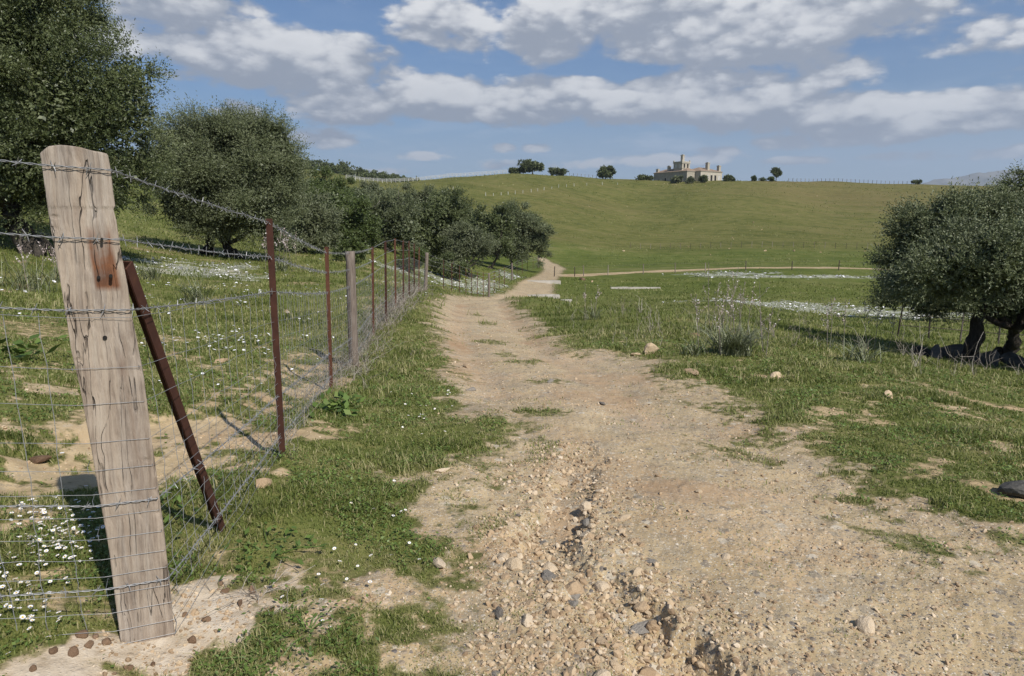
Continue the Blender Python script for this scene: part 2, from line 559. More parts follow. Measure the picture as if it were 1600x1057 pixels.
CL = [(450, 95, 235, 58, 1.15), (300, 22, 150, 44, .8), (690, 35, 120, 62, .62), (860, 45, 92, 66, 1.1), (1010, 5, 160, 52, 1.0), (1160, 45, 270, 66, 1.1), (1330, 5, 190, 60, .95),
      (570, 168, 130, 40, .95), (690, 154, 150, 42, 1.1), (850, 158, 180, 46, 1.1), (1010, 162, 190, 46, 1.1), (1180, 172, 180, 44, 1.15), (1330, 178, 190, 38, 1.05), (1530, 172, 220, 36, 1.05), (1110, 128, 200, 24, .7), (1290, 115, 130, 36, .7),
      (1360, 212, 110, 20, .85), (1220, 222, 60, 17, .72), (500, 216, 75, 22, .7), (170, 62, 60, 40, .95), (370, 172, 50, 22, .65),
      (790, 233, 30, 11, .6), (840, 232, 42, 13, .68), (665, 244, 70, 10, .6), (850, 258, 150, 14, .6), (1040, 250, 120, 13, .55), (1120, 238, 50, 13, .6), (1520, 240, 150, 13, .62), (1245, 252, 55, 8, .5), (560, 270, 90, 12, .5),
      (1560, 60, 110, 60, .5), (60, -120, 500, 90, .9), (900, -160, 500, 90, .8), (1700, -100, 300, 70, .7), (-300, 120, 300, 90, 1.0), (2000, 170, 250, 50, 1.0)]


def cloud_field(nt, Pv):
    best = None
    for px, py, rx, ry, w in CL:
        a, e = ang(px, py)
        q = nd(nt, 'ShaderNodeVectorMath', {0: Pv, 1: (a, e, 0)}, operation='SUBTRACT').outputs[0]
        q = nd(nt, 'ShaderNodeVectorMath', {0: q, 1: (F / rx, F / ry, 0)}, operation='MULTIPLY').outputs[0]
        d = nd(nt, 'ShaderNodeVectorMath', {0: q, 1: q}, operation='DOT_PRODUCT').outputs['Value']
        v = ma(nt, 'MULTIPLY_ADD', d, -w * 1.05, w * .93)
        best = v if best is None else ma(nt, 'SMOOTH_MAX', best, v, .25)
    st = nd(nt, 'ShaderNodeVectorMath', {0: Pv, 1: (1.0, 2.15, 1)}, operation='MULTIPLY').outputs[0]
    n1 = nd(nt, 'ShaderNodeTexNoise', {'Vector': st, 'Scale': 9.5, 'Detail': 9.0, 'Roughness': .60, 'Distortion': 0.0}, noise_dimensions='2D').outputs[0]
    v2 = nd(nt, 'ShaderNodeTexVoronoi', {'Vector': nd(nt, 'ShaderNodeVectorMath', {0: st, 1: nd(nt, 'ShaderNodeCombineXYZ', {0: ma(nt, 'MULTIPLY', n1, .05), 1: ma(nt, 'MULTIPLY', n1, -.04), 2: 0.0})}, operation='ADD').outputs[0], 'Scale': 24.0, 'Detail': 1.0, 'Roughness': .5}, voronoi_dimensions='2D', feature='F1')
    base = ma(nt, 'MAXIMUM', best, -.55)
    t = ma(nt, 'MULTIPLY_ADD', ma(nt, 'SUBTRACT', n1, .5), 1.45, base)
    t = ma(nt, 'MULTIPLY_ADD', ma(nt, 'SUBTRACT', .45, v2.outputs['Distance']), .30, t)
    return t, v2.outputs['Distance'], n1


D0, PUFF, NF = cloud_field(nt, P)
Pu = nd(nt, 'ShaderNodeVectorMath', {0: P, 1: (.007, .026, 0)}, operation='ADD').outputs[0]
D1 = cloud_field(nt, Pu)[0]
cov = nd(nt, 'ShaderNodeMapRange', {0: D0, 1: .10, 2: .46, 3: 0.0, 4: 1.0}, interpolation_type='SMOOTHSTEP').outputs[0]
# thin veil of high cloud low over the horizon
vst = nd(nt, 'ShaderNodeVectorMath', {0: P, 1: (1.0, 4.5, 1)}, operation='MULTIPLY').outputs[0]
veil = nd(nt, 'ShaderNodeMapRange', {0: noise(nt, vst, 7, 8, .62, .3), 1: .44, 2: .66, 3: 0.0, 4: .85}).outputs[0]
vel = nd(nt, 'ShaderNodeMapRange', {0: el, 1: .17, 2: .10, 3: .08, 4: 1.0}).outputs[0]
veil = ma(nt, 'MULTIPLY', veil, vel)
hz = nd(nt, 'ShaderNodeMapRange', {0: el, 1: .15, 2: .02, 3: 0.0, 4: .80}).outputs[0]
veil = ma(nt, 'MAXIMUM', veil, hz)
# lit tops where the cloud thins out towards the sun side, grey bases below thick cloud
dif = ma(nt, 'ADD', ma(nt, 'SUBTRACT', D0, D1), ma(nt, 'ADD', ma(nt, 'MULTIPLY', ma(nt, 'SUBTRACT', .42, PUFF), .55), ma(nt, 'MULTIPLY', ma(nt, 'SUBTRACT', NF, .5), 1.5)))
shade = nd(nt, 'ShaderNodeMapRange', {0: dif, 1: -.45, 2: .85, 3: 0.0, 4: 1.0}, interpolation_type='SMOOTHSTEP').outputs[0]
thick = nd(nt, 'ShaderNodeMapRange', {0: D0, 1: .55, 2: 1.5, 3: 1.0, 4: .45}).outputs[0]
ccol = mixc(nt, shade, (.265, .29, .34), (.76, .755, .75))
ccol = mixc(nt, thick, mixc(nt, .5, ccol, (.29, .315, .355)), ccol)
skyc = nd(nt, 'ShaderNodeVectorMath', {0: sky.outputs[0], 1: (.042, .0575, .0735)}, operation='MULTIPLY').outputs[0]
c1 = mixc(nt, veil, skyc, (.385, .485, .62))
low = nd(nt, 'ShaderNodeMapRange', {0: el, 1: .105, 2: .06, 3: 0.0, 4: .6}).outputs[0]
ccol = mixc(nt, low, ccol, (.32, .36, .43))
c2 = mixc(nt, ma(nt, 'MULTIPLY', cov, .96), c1, ccol)
bg = nd(nt, 'ShaderNodeBackground', {'Color': c2, 'Strength': 1.0})
out = nd(nt, 'ShaderNodeOutputWorld', {0: bg.outputs[0]})
W.cycles.sampling_method = 'MANUAL'; W.cycles.sample_map_resolution = 512

# ================================================================== terrain
def ground_mat():
    m, nt, b = new_mat('turf_and_earth', .95)
    pos = nd(nt, 'ShaderNodeNewGeometry').outputs['Position']
    k1 = nd(nt, 'ShaderNodeAttribute', attribute_name='mask').outputs['Color']
    k2 = nd(nt, 'ShaderNodeAttribute', attribute_name='mask2').outputs['Color']
    s1 = nd(nt, 'ShaderNodeSeparateColor', {0: k1}); s2 = nd(nt, 'ShaderNodeSeparateColor', {0: k2})
    soil, flo, red = s1.outputs; gravel, foot, far = s2.outputs
    nA = noise(nt, pos, .06, 8, .6); nB = noise(nt, pos, .9, 8, .62); nC = noise(nt, pos, 11, 6, .65); nD = noise(nt, pos, 70, 4, .6)
    # turf
    g1 = ramp(nt, ma(nt, 'MULTIPLY_ADD', nC, .5, ma(nt, 'MULTIPLY', nB, .5)), [(.3, (.07, .08, .02)), (.46, (.115, .132, .034)), (.58, (.18, .17, .06)), (.7, (.27, .215, .115))])
    # meadow and hill: finer mixture of greens, mown lines along the slope
    def along(dx, dy, sa, sb, det, dist):
        l = math.hypot(dx, dy); dx /= l; dy /= l
        u = nd(nt, 'ShaderNodeVectorMath', {0: pos, 1: (dx * sa, dy * sa, 0)}, operation='DOT_PRODUCT').outputs['Value']
        v = nd(nt, 'ShaderNodeVectorMath', {0: pos, 1: (-dy * sb, dx * sb, 0)}, operation='DOT_PRODUCT').outputs['Value']
        return noise(nt, nd(nt, 'ShaderNodeCombineXYZ', {0: u, 1: v, 2: 0.0}).outputs[0], 1.0, det, .68, dist)
    lines = along(.80, -.60, .010, .26, 5, .3)
    lines2 = along(.92, -.38, .012, .17, 5, .4)
    nE = noise(nt, pos, .35, 9, .72)
    ff = ma(nt, 'ADD', ma(nt, 'MULTIPLY', nE, .50), ma(nt, 'ADD', ma(nt, 'MULTIPLY', nA, .24), ma(nt, 'ADD', ma(nt, 'MULTIPLY', lines, .16), ma(nt, 'MULTIPLY', lines2, .10))))
    hillc = ramp(nt, ff, [(.36, (.056, .064, .014)), (.46, (.102, .108, .027)), (.54, (.145, .140, .042)), (.64, (.19, .155, .066))])
    br = nd(nt, 'ShaderNodeMapRange', {0: ma(nt, 'MULTIPLY_ADD', noise(nt, pos, .011, 4, .6), .6, ma(nt, 'MULTIPLY', lines, .4)), 1: .50, 2: .66}).outputs[0]
    spx = nd(nt, 'ShaderNodeSeparateXYZ', {0: pos})
    brz = ma(nt, 'MULTIPLY', nd(nt, 'ShaderNodeMapRange', {0: spx.outputs[0], 1: 70, 2: 150}).outputs[0], nd(nt, 'ShaderNodeMapRange', {0: spx.outputs[1], 1: 235, 2: 300}).outputs[0])
    br = ma(nt, 'ADD', br, ma(nt, 'MULTIPLY', brz, ma(nt, 'MULTIPLY', lines, 1.1)), clamp=True)
    tus = nd(nt, 'ShaderNodeMapRange', {0: noise(nt, pos, .8, 4, .7), 1: .58, 2: .72}).outputs[0]
    hillc = mixc(nt, ma(nt, 'MULTIPLY', tus, .22), hillc, (.06, .075, .018))
    hillc = mixc(nt, ma(nt, 'MULTIPLY', br, .5), hillc, (.19, .14, .065))
    meadow = ramp(nt, ma(nt, 'MULTIPLY_ADD', nE, .55, ma(nt, 'MULTIPLY', nA, .45)), [(.36, (.065, .088, .017)), (.5, (.110, .132, .028)), (.6, (.165, .165, .052)), (.7, (.23, .175, .09))])
    sp = nd(nt, 'ShaderNodeSeparateXYZ', {0: pos})
    hillf = nd(nt, 'ShaderNodeMapRange', {0: ma(nt, 'MULTIPLY_ADD', nA, 24, sp.outputs[1]), 1: 148, 2: 172}).outputs[0]
    farc = mixc(nt, hillf, meadow, hillc)
    turf = mixc(nt, far, g1, farc)
    # earth
    e1 = ramp(nt, ma(nt, 'MULTIPLY_ADD', nC, .45, ma(nt, 'MULTIPLY', nB, .55)), [(.3, (.27, .19, .11)), (.5, (.44, .33, .188)), (.68, (.55, .43, .27))])
    e1 = mixc(nt, ma(nt, 'MULTIPLY', red, .5), e1, ramp(nt, nB, [(.35, (.36, .215, .125)), (.65, (.48, .32, .195))]))
    vo = nd(nt, 'ShaderNodeTexVoronoi', {'Vector': pos, 'Scale': 34, 'Randomness': 1.0})
    vs = nd(nt, 'ShaderNodeSeparateColor', {0: vo.outputs['Color']})
    vo2 = nd(nt, 'ShaderNodeTexVoronoi', {'Vector': pos, 'Scale': 105, 'Randomness': 1.0})
    vs2 = nd(nt, 'ShaderNodeSeparateColor', {0: vo2.outputs['Color']})
    pc = ramp(nt, vs.outputs[0], [(0, (.16, .14, .125)), (.3, (.36, .28, .19)), (.6, (.50, .41, .29)), (.85, (.42, .28, .16)), (1, (.62, .55, .44))])
    pc2 = ramp(nt, vs2.outputs[0], [(0, (.11, .10, .09)), (.4, (.33, .275, .20)), (.8, (.48, .415, .31)), (1, (.62, .57, .48))])
    keep = ma(nt, 'MULTIPLY', ma(nt, 'GREATER_THAN', vs.outputs[1], .62), ma(nt, 'LESS_THAN', vo.outputs['Distance'], .42))
    keep2 = ma(nt, 'MULTIPLY', ma(nt, 'GREATER_THAN', vs2.outputs[1], .40), ma(nt, 'LESS_THAN', vo2.outputs['Distance'], .5))
    gz_ = nd(nt, 'ShaderNodeMapRange', {0: ma(nt, 'ADD', gravel, ma(nt, 'MULTIPLY', ma(nt, 'SUBTRACT', nB, .5), 1.6)), 1: .2, 2: .75}).outputs[0]
    vo3 = nd(nt, 'ShaderNodeTexVoronoi', {'Vector': pos, 'Scale': 11.0, 'Randomness': 1.0})
    vs3 = nd(nt, 'ShaderNodeSeparateColor', {0: vo3.outputs['Color']})
    keep3 = ma(nt, 'MULTIPLY', ma(nt, 'GREATER_THAN', vs3.outputs[1], .72), ma(nt, 'LESS_THAN', vo3.outputs['Distance'], ma(nt, 'MULTIPLY_ADD', nC, .5, .08)))
    e1 = mixc(nt, ma(nt, 'MULTIPLY', keep3, ma(nt, 'MULTIPLY', gz_, .8)), e1, ramp(nt, vs3.outputs[0], [(0, (.17, .145, .12)), (.45, (.36, .30, .215)), (1, (.58, .51, .40))]))
    e1 = mixc(nt, ma(nt, 'MULTIPLY', ma(nt, 'MULTIPLY', gz_, nd(nt, 'ShaderNodeMapRange', {0: noise(nt, pos, 2.6, 5, .7), 1: .48, 2: .66}).outputs[0]), .55), e1, (.25, .215, .165))
    e2 = mixc(nt, ma(nt, 'MULTIPLY', keep2, ma(nt, 'MULTIPLY', gz_, .75)), e1, pc2)
    e2 = mixc(nt, ma(nt, 'MULTIPLY', keep, gz_), e2, pc)
    e2 = mixc(nt, ma(nt, 'MULTIPLY', foot, .75), e2, ramp(nt, nC, [(.3, (.36, .29, .21)), (.6, (.58, .50, .40))]))
    sm = nd(nt, 'ShaderNodeMapRange', {0: ma(nt, 'ADD', soil, ma(nt, 'MULTIPLY', ma(nt, 'SUBTRACT', nC, .5), 1.5)), 1: .30, 2: .66}).outputs[0]
    # dry thatch along the seam of turf and earth
    turf = mixc(nt, nd(nt, 'ShaderNodeMapRange', {0: soil, 1: .04, 2: .5, 3: 0.0, 4: .8}).outputs[0], turf, ramp(nt, nC, [(.35, (.10, .095, .035)), (.65, (.21, .17, .085))]))
    col = mixc(nt, sm, turf, e2)
    fm = nd(nt, 'ShaderNodeMapRange', {0: ma(nt, 'ADD', flo, ma(nt, 'ADD', ma(nt, 'MULTIPLY', ma(nt, 'SUBTRACT', nB, .5), 1.5), ma(nt, 'MULTIPLY', ma(nt, 'SUBTRACT', nC, .5), 2.2))), 1: .50, 2: 1.15}).outputs[0]
    col = mixc(nt, ma(nt, 'MULTIPLY', fm, ma(nt, 'MULTIPLY', flo, .7, clamp=True)), col, (.50, .50, .42))
    setc(nt, b, 'Base Color', col)
    b.inputs['Specular IOR Level'].default_value = .1
    hb = ma(nt, 'ADD', ma(nt, 'MULTIPLY', nC, .6), ma(nt, 'ADD', ma(nt, 'MULTIPLY', nD, .3), ma(nt, 'MULTIPLY', ma(nt, 'SUBTRACT', .5, vo.outputs['Distance']), ma(nt, 'MULTIPLY', keep, .9))))
    hb = ma(nt, 'ADD', hb, ma(nt, 'MULTIPLY', ma(nt, 'MULTIPLY', ma(nt, 'SUBTRACT', .5, vo2.outputs['Distance']), keep2), .35))
    b1 = nd(nt, 'ShaderNodeBump', {'Height': hb, 'Strength': .55, 'Distance': .022})
    b2 = nd(nt, 'ShaderNodeBump', {'Height': nE, 'Strength': ma(nt, 'MULTIPLY', far, .9), 'Distance': .5, 'Normal': b1.outputs[0]})
    nt.links.new(b2.outputs[0], b.inputs['Normal'])
    return m


M_GROUND = ground_mat()
th_d = np.radians(np.arange(-43, 43.001, .10))
th_c = np.radians(np.concatenate([np.arange(-180, -43, 3.0)]))
th_e = np.radians(np.arange(46, 180, 3.0))
TH = np.concatenate([th_c, th_d, th_e])
RR = np.concatenate([np.linspace(.35, 1.5, 6), np.exp(np.arange(math.log(1.65), math.log(40), .0068)), np.exp(np.arange(math.log(40.3), math.log(430), .011)), np.exp(np.linspace(math.log(440), math.log(9500), 46))])
nr, nth = len(RR), len(TH)
gx = (RR[:, None] * np.sin(TH)[None, :]); gy = (RR[:, None] * np.cos(TH)[None, :])
gxf, gyf = gx.ravel(), gy.ravel()
gh = height(gxf, gyf)
sdv, roadv, soilv, flov, redv, footv = masks(gxf, gyf)
rv = np.hypot(gxf, gyf)
gravelv = sstep(.1, .4, roadv) * (1 - .75 * redv) + .35 * (soilv > .5)
farv = sstep(35, 75, rv)
TV = np.column_stack([gxf, gyf, gh])
TV = np.vstack([TV, [[0, 0, 0.0]]])
ii = np.arange(nr - 1)[:, None]; jj = np.arange(nth)[None, :]; kk = (jj + 1) % nth
TQ = np.stack([ii * nth + jj, (ii + 1) * nth + jj, (ii + 1) * nth + kk, ii * nth + kk], -1)[..., ::-1].reshape(-1, 4)
TT = np.stack([np.full(nth, nr * nth), np.arange(nth), (np.arange(nth) + 1) % nth], -1)[:, ::-1]
_m1 = np.vstack([np.column_stack([soilv, flov, redv]), [[1, 0, 0]]])
_m2 = np.vstack([np.column_stack([gravelv, footv, farv]), [[1, 0, 0]]])
_sd = np.append(sdv, 1.0)
dpv, _ = sd_line(gxf, gyf, PATH)
_dp = np.append(dpv, 99.)
_y = np.append(gyf, 0.0); _x = np.append(gxf, 0.); _r = np.append(rv, 0)
qc = TQ.mean(axis=1).astype(int)
fsd = _sd[TQ].mean(1); fdp = _dp[TQ].mean(1); fy = _y[TQ].mean(1); fr = _r[TQ].mean(1)
fth = np.abs(np.arctan2(_x[TQ[:, 0]], _y[TQ[:, 0]]))
cls = np.zeros(len(TQ), int)
cls[(fy > 150) & (fr < 9000) & (fth < .9)] = 3
cls[(fdp < 1.5) & (_x[TQ].mean(1) > 5)] = 2
cls[fsd > 0] = 1


def sub_terrain(name, sel, tris=None):
    q = TQ[sel]
    used = np.unique(np.concatenate([q.ravel()] + ([tris.ravel()] if tris is not None else [])))
    mp = np.full(len(TV), -1); mp[used] = np.arange(len(used))
    P_ = [mp[q]] + ([mp[tris]] if tris is not None else [])
    me = mesh_np(name, TV[used], P_, [M_GROUND], True, {'mask': _m1[used], 'mask2': _m2[used]})
    return tag(link(name, me), kind='structure')


sub_terrain('ground', cls == 0, TT)
sub_terrain('dirt_track', cls == 1)
sub_terrain('farm_path', cls == 2)
sub_terrain('hill', cls == 3)

# ------------------------------------------------------------------ mountains on the horizon
mm, nt_, b_ = new_mat('bare_mountain', .95)
pz = nd(nt_, 'ShaderNodeNewGeometry').outputs['Position']
setc(nt_, b_, 'Base Color', ramp(nt_, noise(nt_, pz, .003, 8, .65), [(.3, (.10, .105, .085)), (.6, (.24, .225, .19)), (.8, (.34, .32, .28))]))
na, nb = 260, 70
A_ = np.linspace(math.radians(22), math.radians(62), na); R_ = np.linspace(7600, 10600, nb)
ga, gr = np.meshgrid(A_, R_, indexing='ij')
X_, Y_ = gr * np.sin(ga), gr * np.cos(ga)
deg = np.degrees(ga)
prof = np.interp(deg, [22, 27, 29, 30.2, 31.7, 32.8, 34.1, 35.7, 37.4, 42, 48, 55, 62], [-30, 200, 375, 425, 446, 480, 512, 492, 505, 450, 500, 350, -30]) * 1.04
cr = np.clip(1 - np.abs(gr - 9000) / 1400, 0, 1)
rid = 1 - np.abs(fbm(X_ * .0013, Y_ * .0013, 5, 300, .55)) * 2.2
Z_ = -25 + (prof + 25) * cr ** .8 * (.90 + .10 * rid) + 25 * fbm(X_ * .005, Y_ * .005, 4, 310)
Z_ = np.where(cr <= .02, -30, Z_)
ia = np.arange(na - 1)[:, None]; ib = np.arange(nb - 1)[None, :]
MQ = np.stack([ia * nb + ib, (ia + 1) * nb + ib, (ia + 1) * nb + ib + 1, ia * nb + ib + 1], -1).reshape(-1, 4)
tag(link('mountains', mesh_np('mountains', np.column_stack([X_.ravel(), Y_.ravel(), Z_.ravel()]), [MQ[:, ::-1]], [mm], True)), kind='structure')

# ------------------------------------------------------------------ haze
hm = bpy.data.materials.new('thin_air'); hm.use_nodes = True
hn = hm.node_tree
for n in list(hn.nodes): hn.nodes.remove(n)
pv = nd(hn, 'ShaderNodeVolumePrincipled', {'Color': (.74, .85, 1.0), 'Density': .00011, 'Anisotropy': .2})
ho = nd(hn, 'ShaderNodeOutputMaterial'); hn.links.new(pv.outputs[0], ho.inputs['Volume'])
hb_ = MB().box((0, 0, 500), (23000, 23000, 1120))
if not globals().get('NOHAZE'):
    tag(hb_.build('haze', hm), kind='stuff')
# ================================================================== materials of things
M_STEEL = simple_mat('rusty_steel', [(.25, (.032, .014, .010)), (.5, (.068, .027, .017)), (.75, (.125, .052, .029))], 14, .8, .4, .004)
M_WIRE = simple_mat('galvanised_wire', [(.2, (.18, .18, .18)), (.8, (.34, .34, .34))], 20, .5, .1, .001, metallic=.3)
M_OLDPOST = simple_mat('grey_weathered_wood', [(.3, (.05, .038, .03)), (.5, (.17, .135, .11)), (.7, (.31, .265, .22))], 5, .9, .7, .012, stretch=(9, 9, .9))
M_PALE = simple_mat('bleached_wood', [(.2, (.30, .28, .25)), (.8, (.56, .53, .48))], 4, .9, .4, .006, stretch=(6, 6, 1))
M_CONC = simple_mat('pale_concrete', [(.3, (.24, .21, .17)), (.5, (.42, .385, .33)), (.7, (.52, .49, .43))], 1.2, .9, .4, .02)
M_ROCK = simple_mat('pale_limestone', [(.2, (.24, .165, .10)), (.45, (.40, .285, .175)), (.65, (.50, .38, .245)), (.85, (.58, .48, .36))], 6, .9, .6, .012, varmix=.62)
M_GREYROCK = simple_mat('grey_rock', [(.2, (.11, .095, .08)), (.5, (.21, .185, .155)), (.8, (.33, .295, .25))], 5, .92, .6, .02, varmix=.4)
M_BROWNROCK = simple_mat('brown_clod', [(.2, (.09, .055, .035)), (.5, (.20, .125, .075)), (.8, (.31, .21, .14))], 9, .95, .6, .01, varmix=.5)
M_BARK = simple_mat('dark_bark', [(.3, (.02, .016, .013)), (.5, (.06, .05, .04)), (.7, (.14, .12, .10))], 6, .95, 1.0, .06, stretch=(3, 3, .6))
M_TWIG = simple_mat('dry_grey_twig', [(.2, (.12, .10, .08)), (.5, (.23, .195, .16)), (.8, (.37, .33, .28))], 10, .9, .1, .002, varmix=.8)
M_STUCCO = simple_mat('flaking_stucco', [(.25, (.24, .21, .165)), (.5, (.39, .35, .28)), (.75, (.50, .46, .38))], .8, .92, .3, .03)
M_TILE = simple_mat('clay_tile', [(.25, (.15, .10, .07)), (.5, (.26, .185, .13)), (.75, (.37, .28, .21))], 1.3, .9, .6, .06, stretch=(1, 4, 1))
M_DARK = simple_mat('dark_opening', [(.2, (.012, .011, .010)), (.8, (.03, .027, .024))], 2, .9, .1, .01)
M_OPEN = simple_mat('shutter_and_sky_opening', [(.2, (.30, .28, .25)), (.8, (.62, .60, .56))], 1.2, .8, .1, .01)  # shutters and doors, and sky brightness painted into the tower's open arches
M_WHITEP = simple_mat('old_white_paint', [(.2, (.42, .41, .38)), (.8, (.66, .65, .62))], 1.5, .8, .1, .01)

L_OLIVE = leaf_mat('olive_leaf', (.070, .084, .037), (.142, .162, .078), (.205, .225, .12), (.175, .195, .115), .5, .18)
L_OAK = leaf_mat('evergreen_oak_leaf', (.052, .066, .023), (.112, .134, .052), (.165, .188, .08), (.145, .165, .08), .45, .18)
L_BUSH = leaf_mat('mastic_leaf', (.042, .062, .017), (.092, .122, .036), (.145, .18, .06), (.115, .14, .055), .45, .22)
L_PALE = leaf_mat('wild_olive_leaf', (.075, .088, .042), (.142, .158, .08), (.21, .225, .13), (.18, .195, .12), .5, .2)
L_ASPH = leaf_mat('asphodel_leaf', (.085, .095, .048), (.17, .185, .10), (.30, .31, .19), None, .5, .15)
L_WEED = leaf_mat('broad_weed_leaf', (.065, .11, .022), (.13, .195, .042), (.22, .27, .08), None, .5, .25)
L_GRASS = leaf_mat('grass_blade', (.095, .122, .026), (.215, .245, .064), (.47, .41, .21), None, .55, .4)
M_PETAL, _nt, _b = new_mat('white_petal', .7); _b.inputs['Base Color'].default_value = (.82, .80, .80, 1)
M_PISTIL, _nt, _b = new_mat('yellow_disc', .7); _b.inputs['Base Color'].default_value = (.65, .42, .03, 1)
M_PINK = simple_mat('faded_pink_flower', [(.2, (.34, .25, .22)), (.6, (.58, .48, .45)), (.9, (.74, .68, .66))], 30, .8, .05, .001, varmix=.9)


# ================================================================== trees
def leaves_mesh(name, P, D, Nn, L, Wd, var, mat, parent=None, loc=None):
    """one small folded-diamond face per leaf: base point P, direction D, face normal Nn"""
    n = len(P)
    B = np.cross(D, Nn); B /= np.linalg.norm(B, axis=1)[:, None] + 1e-9
    V = np.empty((n, 4, 3))
    V[:, 0] = P; V[:, 2] = P + D * L[:, None]
    mid = P + D * (L * .45)[:, None]
    V[:, 1] = mid + B * (Wd * .5)[:, None]; V[:, 3] = mid - B * (Wd * .5)[:, None]
    q = np.arange(n * 4).reshape(n, 4)
    V = V.reshape(-1, 3)
    off = np.zeros(3) if loc is None else np.asarray(loc, float)
    me = mesh_np(name, V - off, [q], [mat], False, {'var': np.repeat(var, 4)})
    return link(name, me, parent)


def unit(v):
    return v / (np.linalg.norm(v, axis=1)[:, None] + 1e-9)


def make_crown(lobes, n_leaf, L, Wd, r_, per=12, twig=.45, shell=.72, up=.25, clump=.16, drop=0.0, bough=2.0):
    """lobes: rows cx cy cz rx ry rz; returns leaf arrays. Twigs start in clumps near the surface of the lobes."""
    lobes = np.array(lobes, float)
    lobes[:, 3:6] = np.maximum(lobes[:, 3:6] - .30 * twig, .6 * lobes[:, 3:6])
    # uneven outline: smaller boughs standing out of the main masses
    m = int(bough * len(lobes))
    if m:
        pi_ = r_.integers(0, len(lobes), m); dd = unit(r_.normal(size=(m, 3)) + np.array([0, -.35, .15]))
        q = r_.uniform(.26, .48, m)
        sub = np.column_stack([lobes[pi_, :3] + dd * lobes[pi_, 3:6] * r_.uniform(.80, 1.02, m)[:, None], lobes[pi_, 3:6] * q[:, None] * np.array([1, 1, .8])])
        lobes[:, 3:6] *= .96
        lobes = np.vstack([lobes, sub])
    vol = (lobes[:, 3] * lobes[:, 4] * lobes[:, 5]) ** .66
    nt_w = max(8, n_leaf // per)
    ncl = max(6, nt_w // 52)
    li = r_.choice(len(lobes), ncl, p=vol / vol.sum())
    d = unit(r_.normal(size=(ncl, 3))); d[:, 2] = d[:, 2] + .12; d = unit(d)
    rad = np.where(r_.random(ncl) < shell, r_.uniform(.70, 1.13, ncl), r_.uniform(.25, .8, ncl))
    cc = lobes[li, :3] + d * rad[:, None] * lobes[li, 3:6]
    cs = (lobes[li, 3:6].mean(1)) * clump * r_.uniform(.6, 2.0, ncl)
    cv = r_.normal(0, .13, ncl)
    ti = r_.integers(0, ncl, nt_w)
    td = unit(r_.normal(size=(nt_w, 3)))
    tp = cc[ti] + td * (r_.random(nt_w) ** .4 * cs[ti])[:, None] * np.array([1.15, 1.15, .75])
    outw = unit((tp - lobes[li[ti], :3]) / lobes[li[ti], 3:6])
    tdir = unit(outw * .75 + td * .35 + r_.normal(0, .38, (nt_w, 3)) + np.array([0, 0, up]))
    tl = twig * r_.uniform(.5, 1.35, nt_w)
    k = np.repeat(np.arange(nt_w), per)
    s = np.tile((np.arange(per) + .5) / per, nt_w) + r_.normal(0, .06, nt_w * per)
    P = tp[k] + tdir[k] * (s * tl[k])[:, None] - np.array([0, 0, 1.0]) * (s ** 2 * tl[k] * drop)[:, None]
    side = unit(r_.normal(size=(len(k), 3)))
    D = unit(tdir[k] * .8 + side * .85)
    Nn = unit(np.cross(D, unit(r_.normal(size=(len(k), 3)))) + outw[k] * 1.0 + np.array([0, 0, .3]))
    Nn = unit(Nn - D * np.sum(Nn * D, 1)[:, None])
    LL = L * r_.uniform(.65, 1.3, len(k)); WW = Wd * r_.uniform(.7, 1.25, len(k))
    var = np.clip(.42 + cv[ti][k] + r_.normal(0, .11, len(k)), 0, 1)
    return P, D, Nn, LL, WW, var, cc


def limb(a, b, r0, r1, r_, bend=.12, n=7):
    a = np.asarray(a, float); b = np.asarray(b, float)
    t = np.linspace(0, 1, n)[:, None]
    l = np.linalg.norm(b - a)
    p = a + (b - a) * t
    p += np.sin(t * PI) * r_.normal(0, bend * l, 3) + np.vstack([np.zeros(3), r_.normal(0, .02 * l, (n - 2, 3)), np.zeros(3)])
    return p, np.linspace(r0, r1, n)


def px_lobes(Y, lst, z_scale=1.0):
    out = []
    for e in lst:
        px, py, rx, ry = e[:4]
        dy = e[4] if len(e) > 4 else 0.0
        c = at(px, py, Y + dy); k = (Y + dy) / F
        out.append([c[0], c[1], c[2], rx * k, (rx + ry) * .5 * k * 1.05, ry * k * 1.02])
    return out


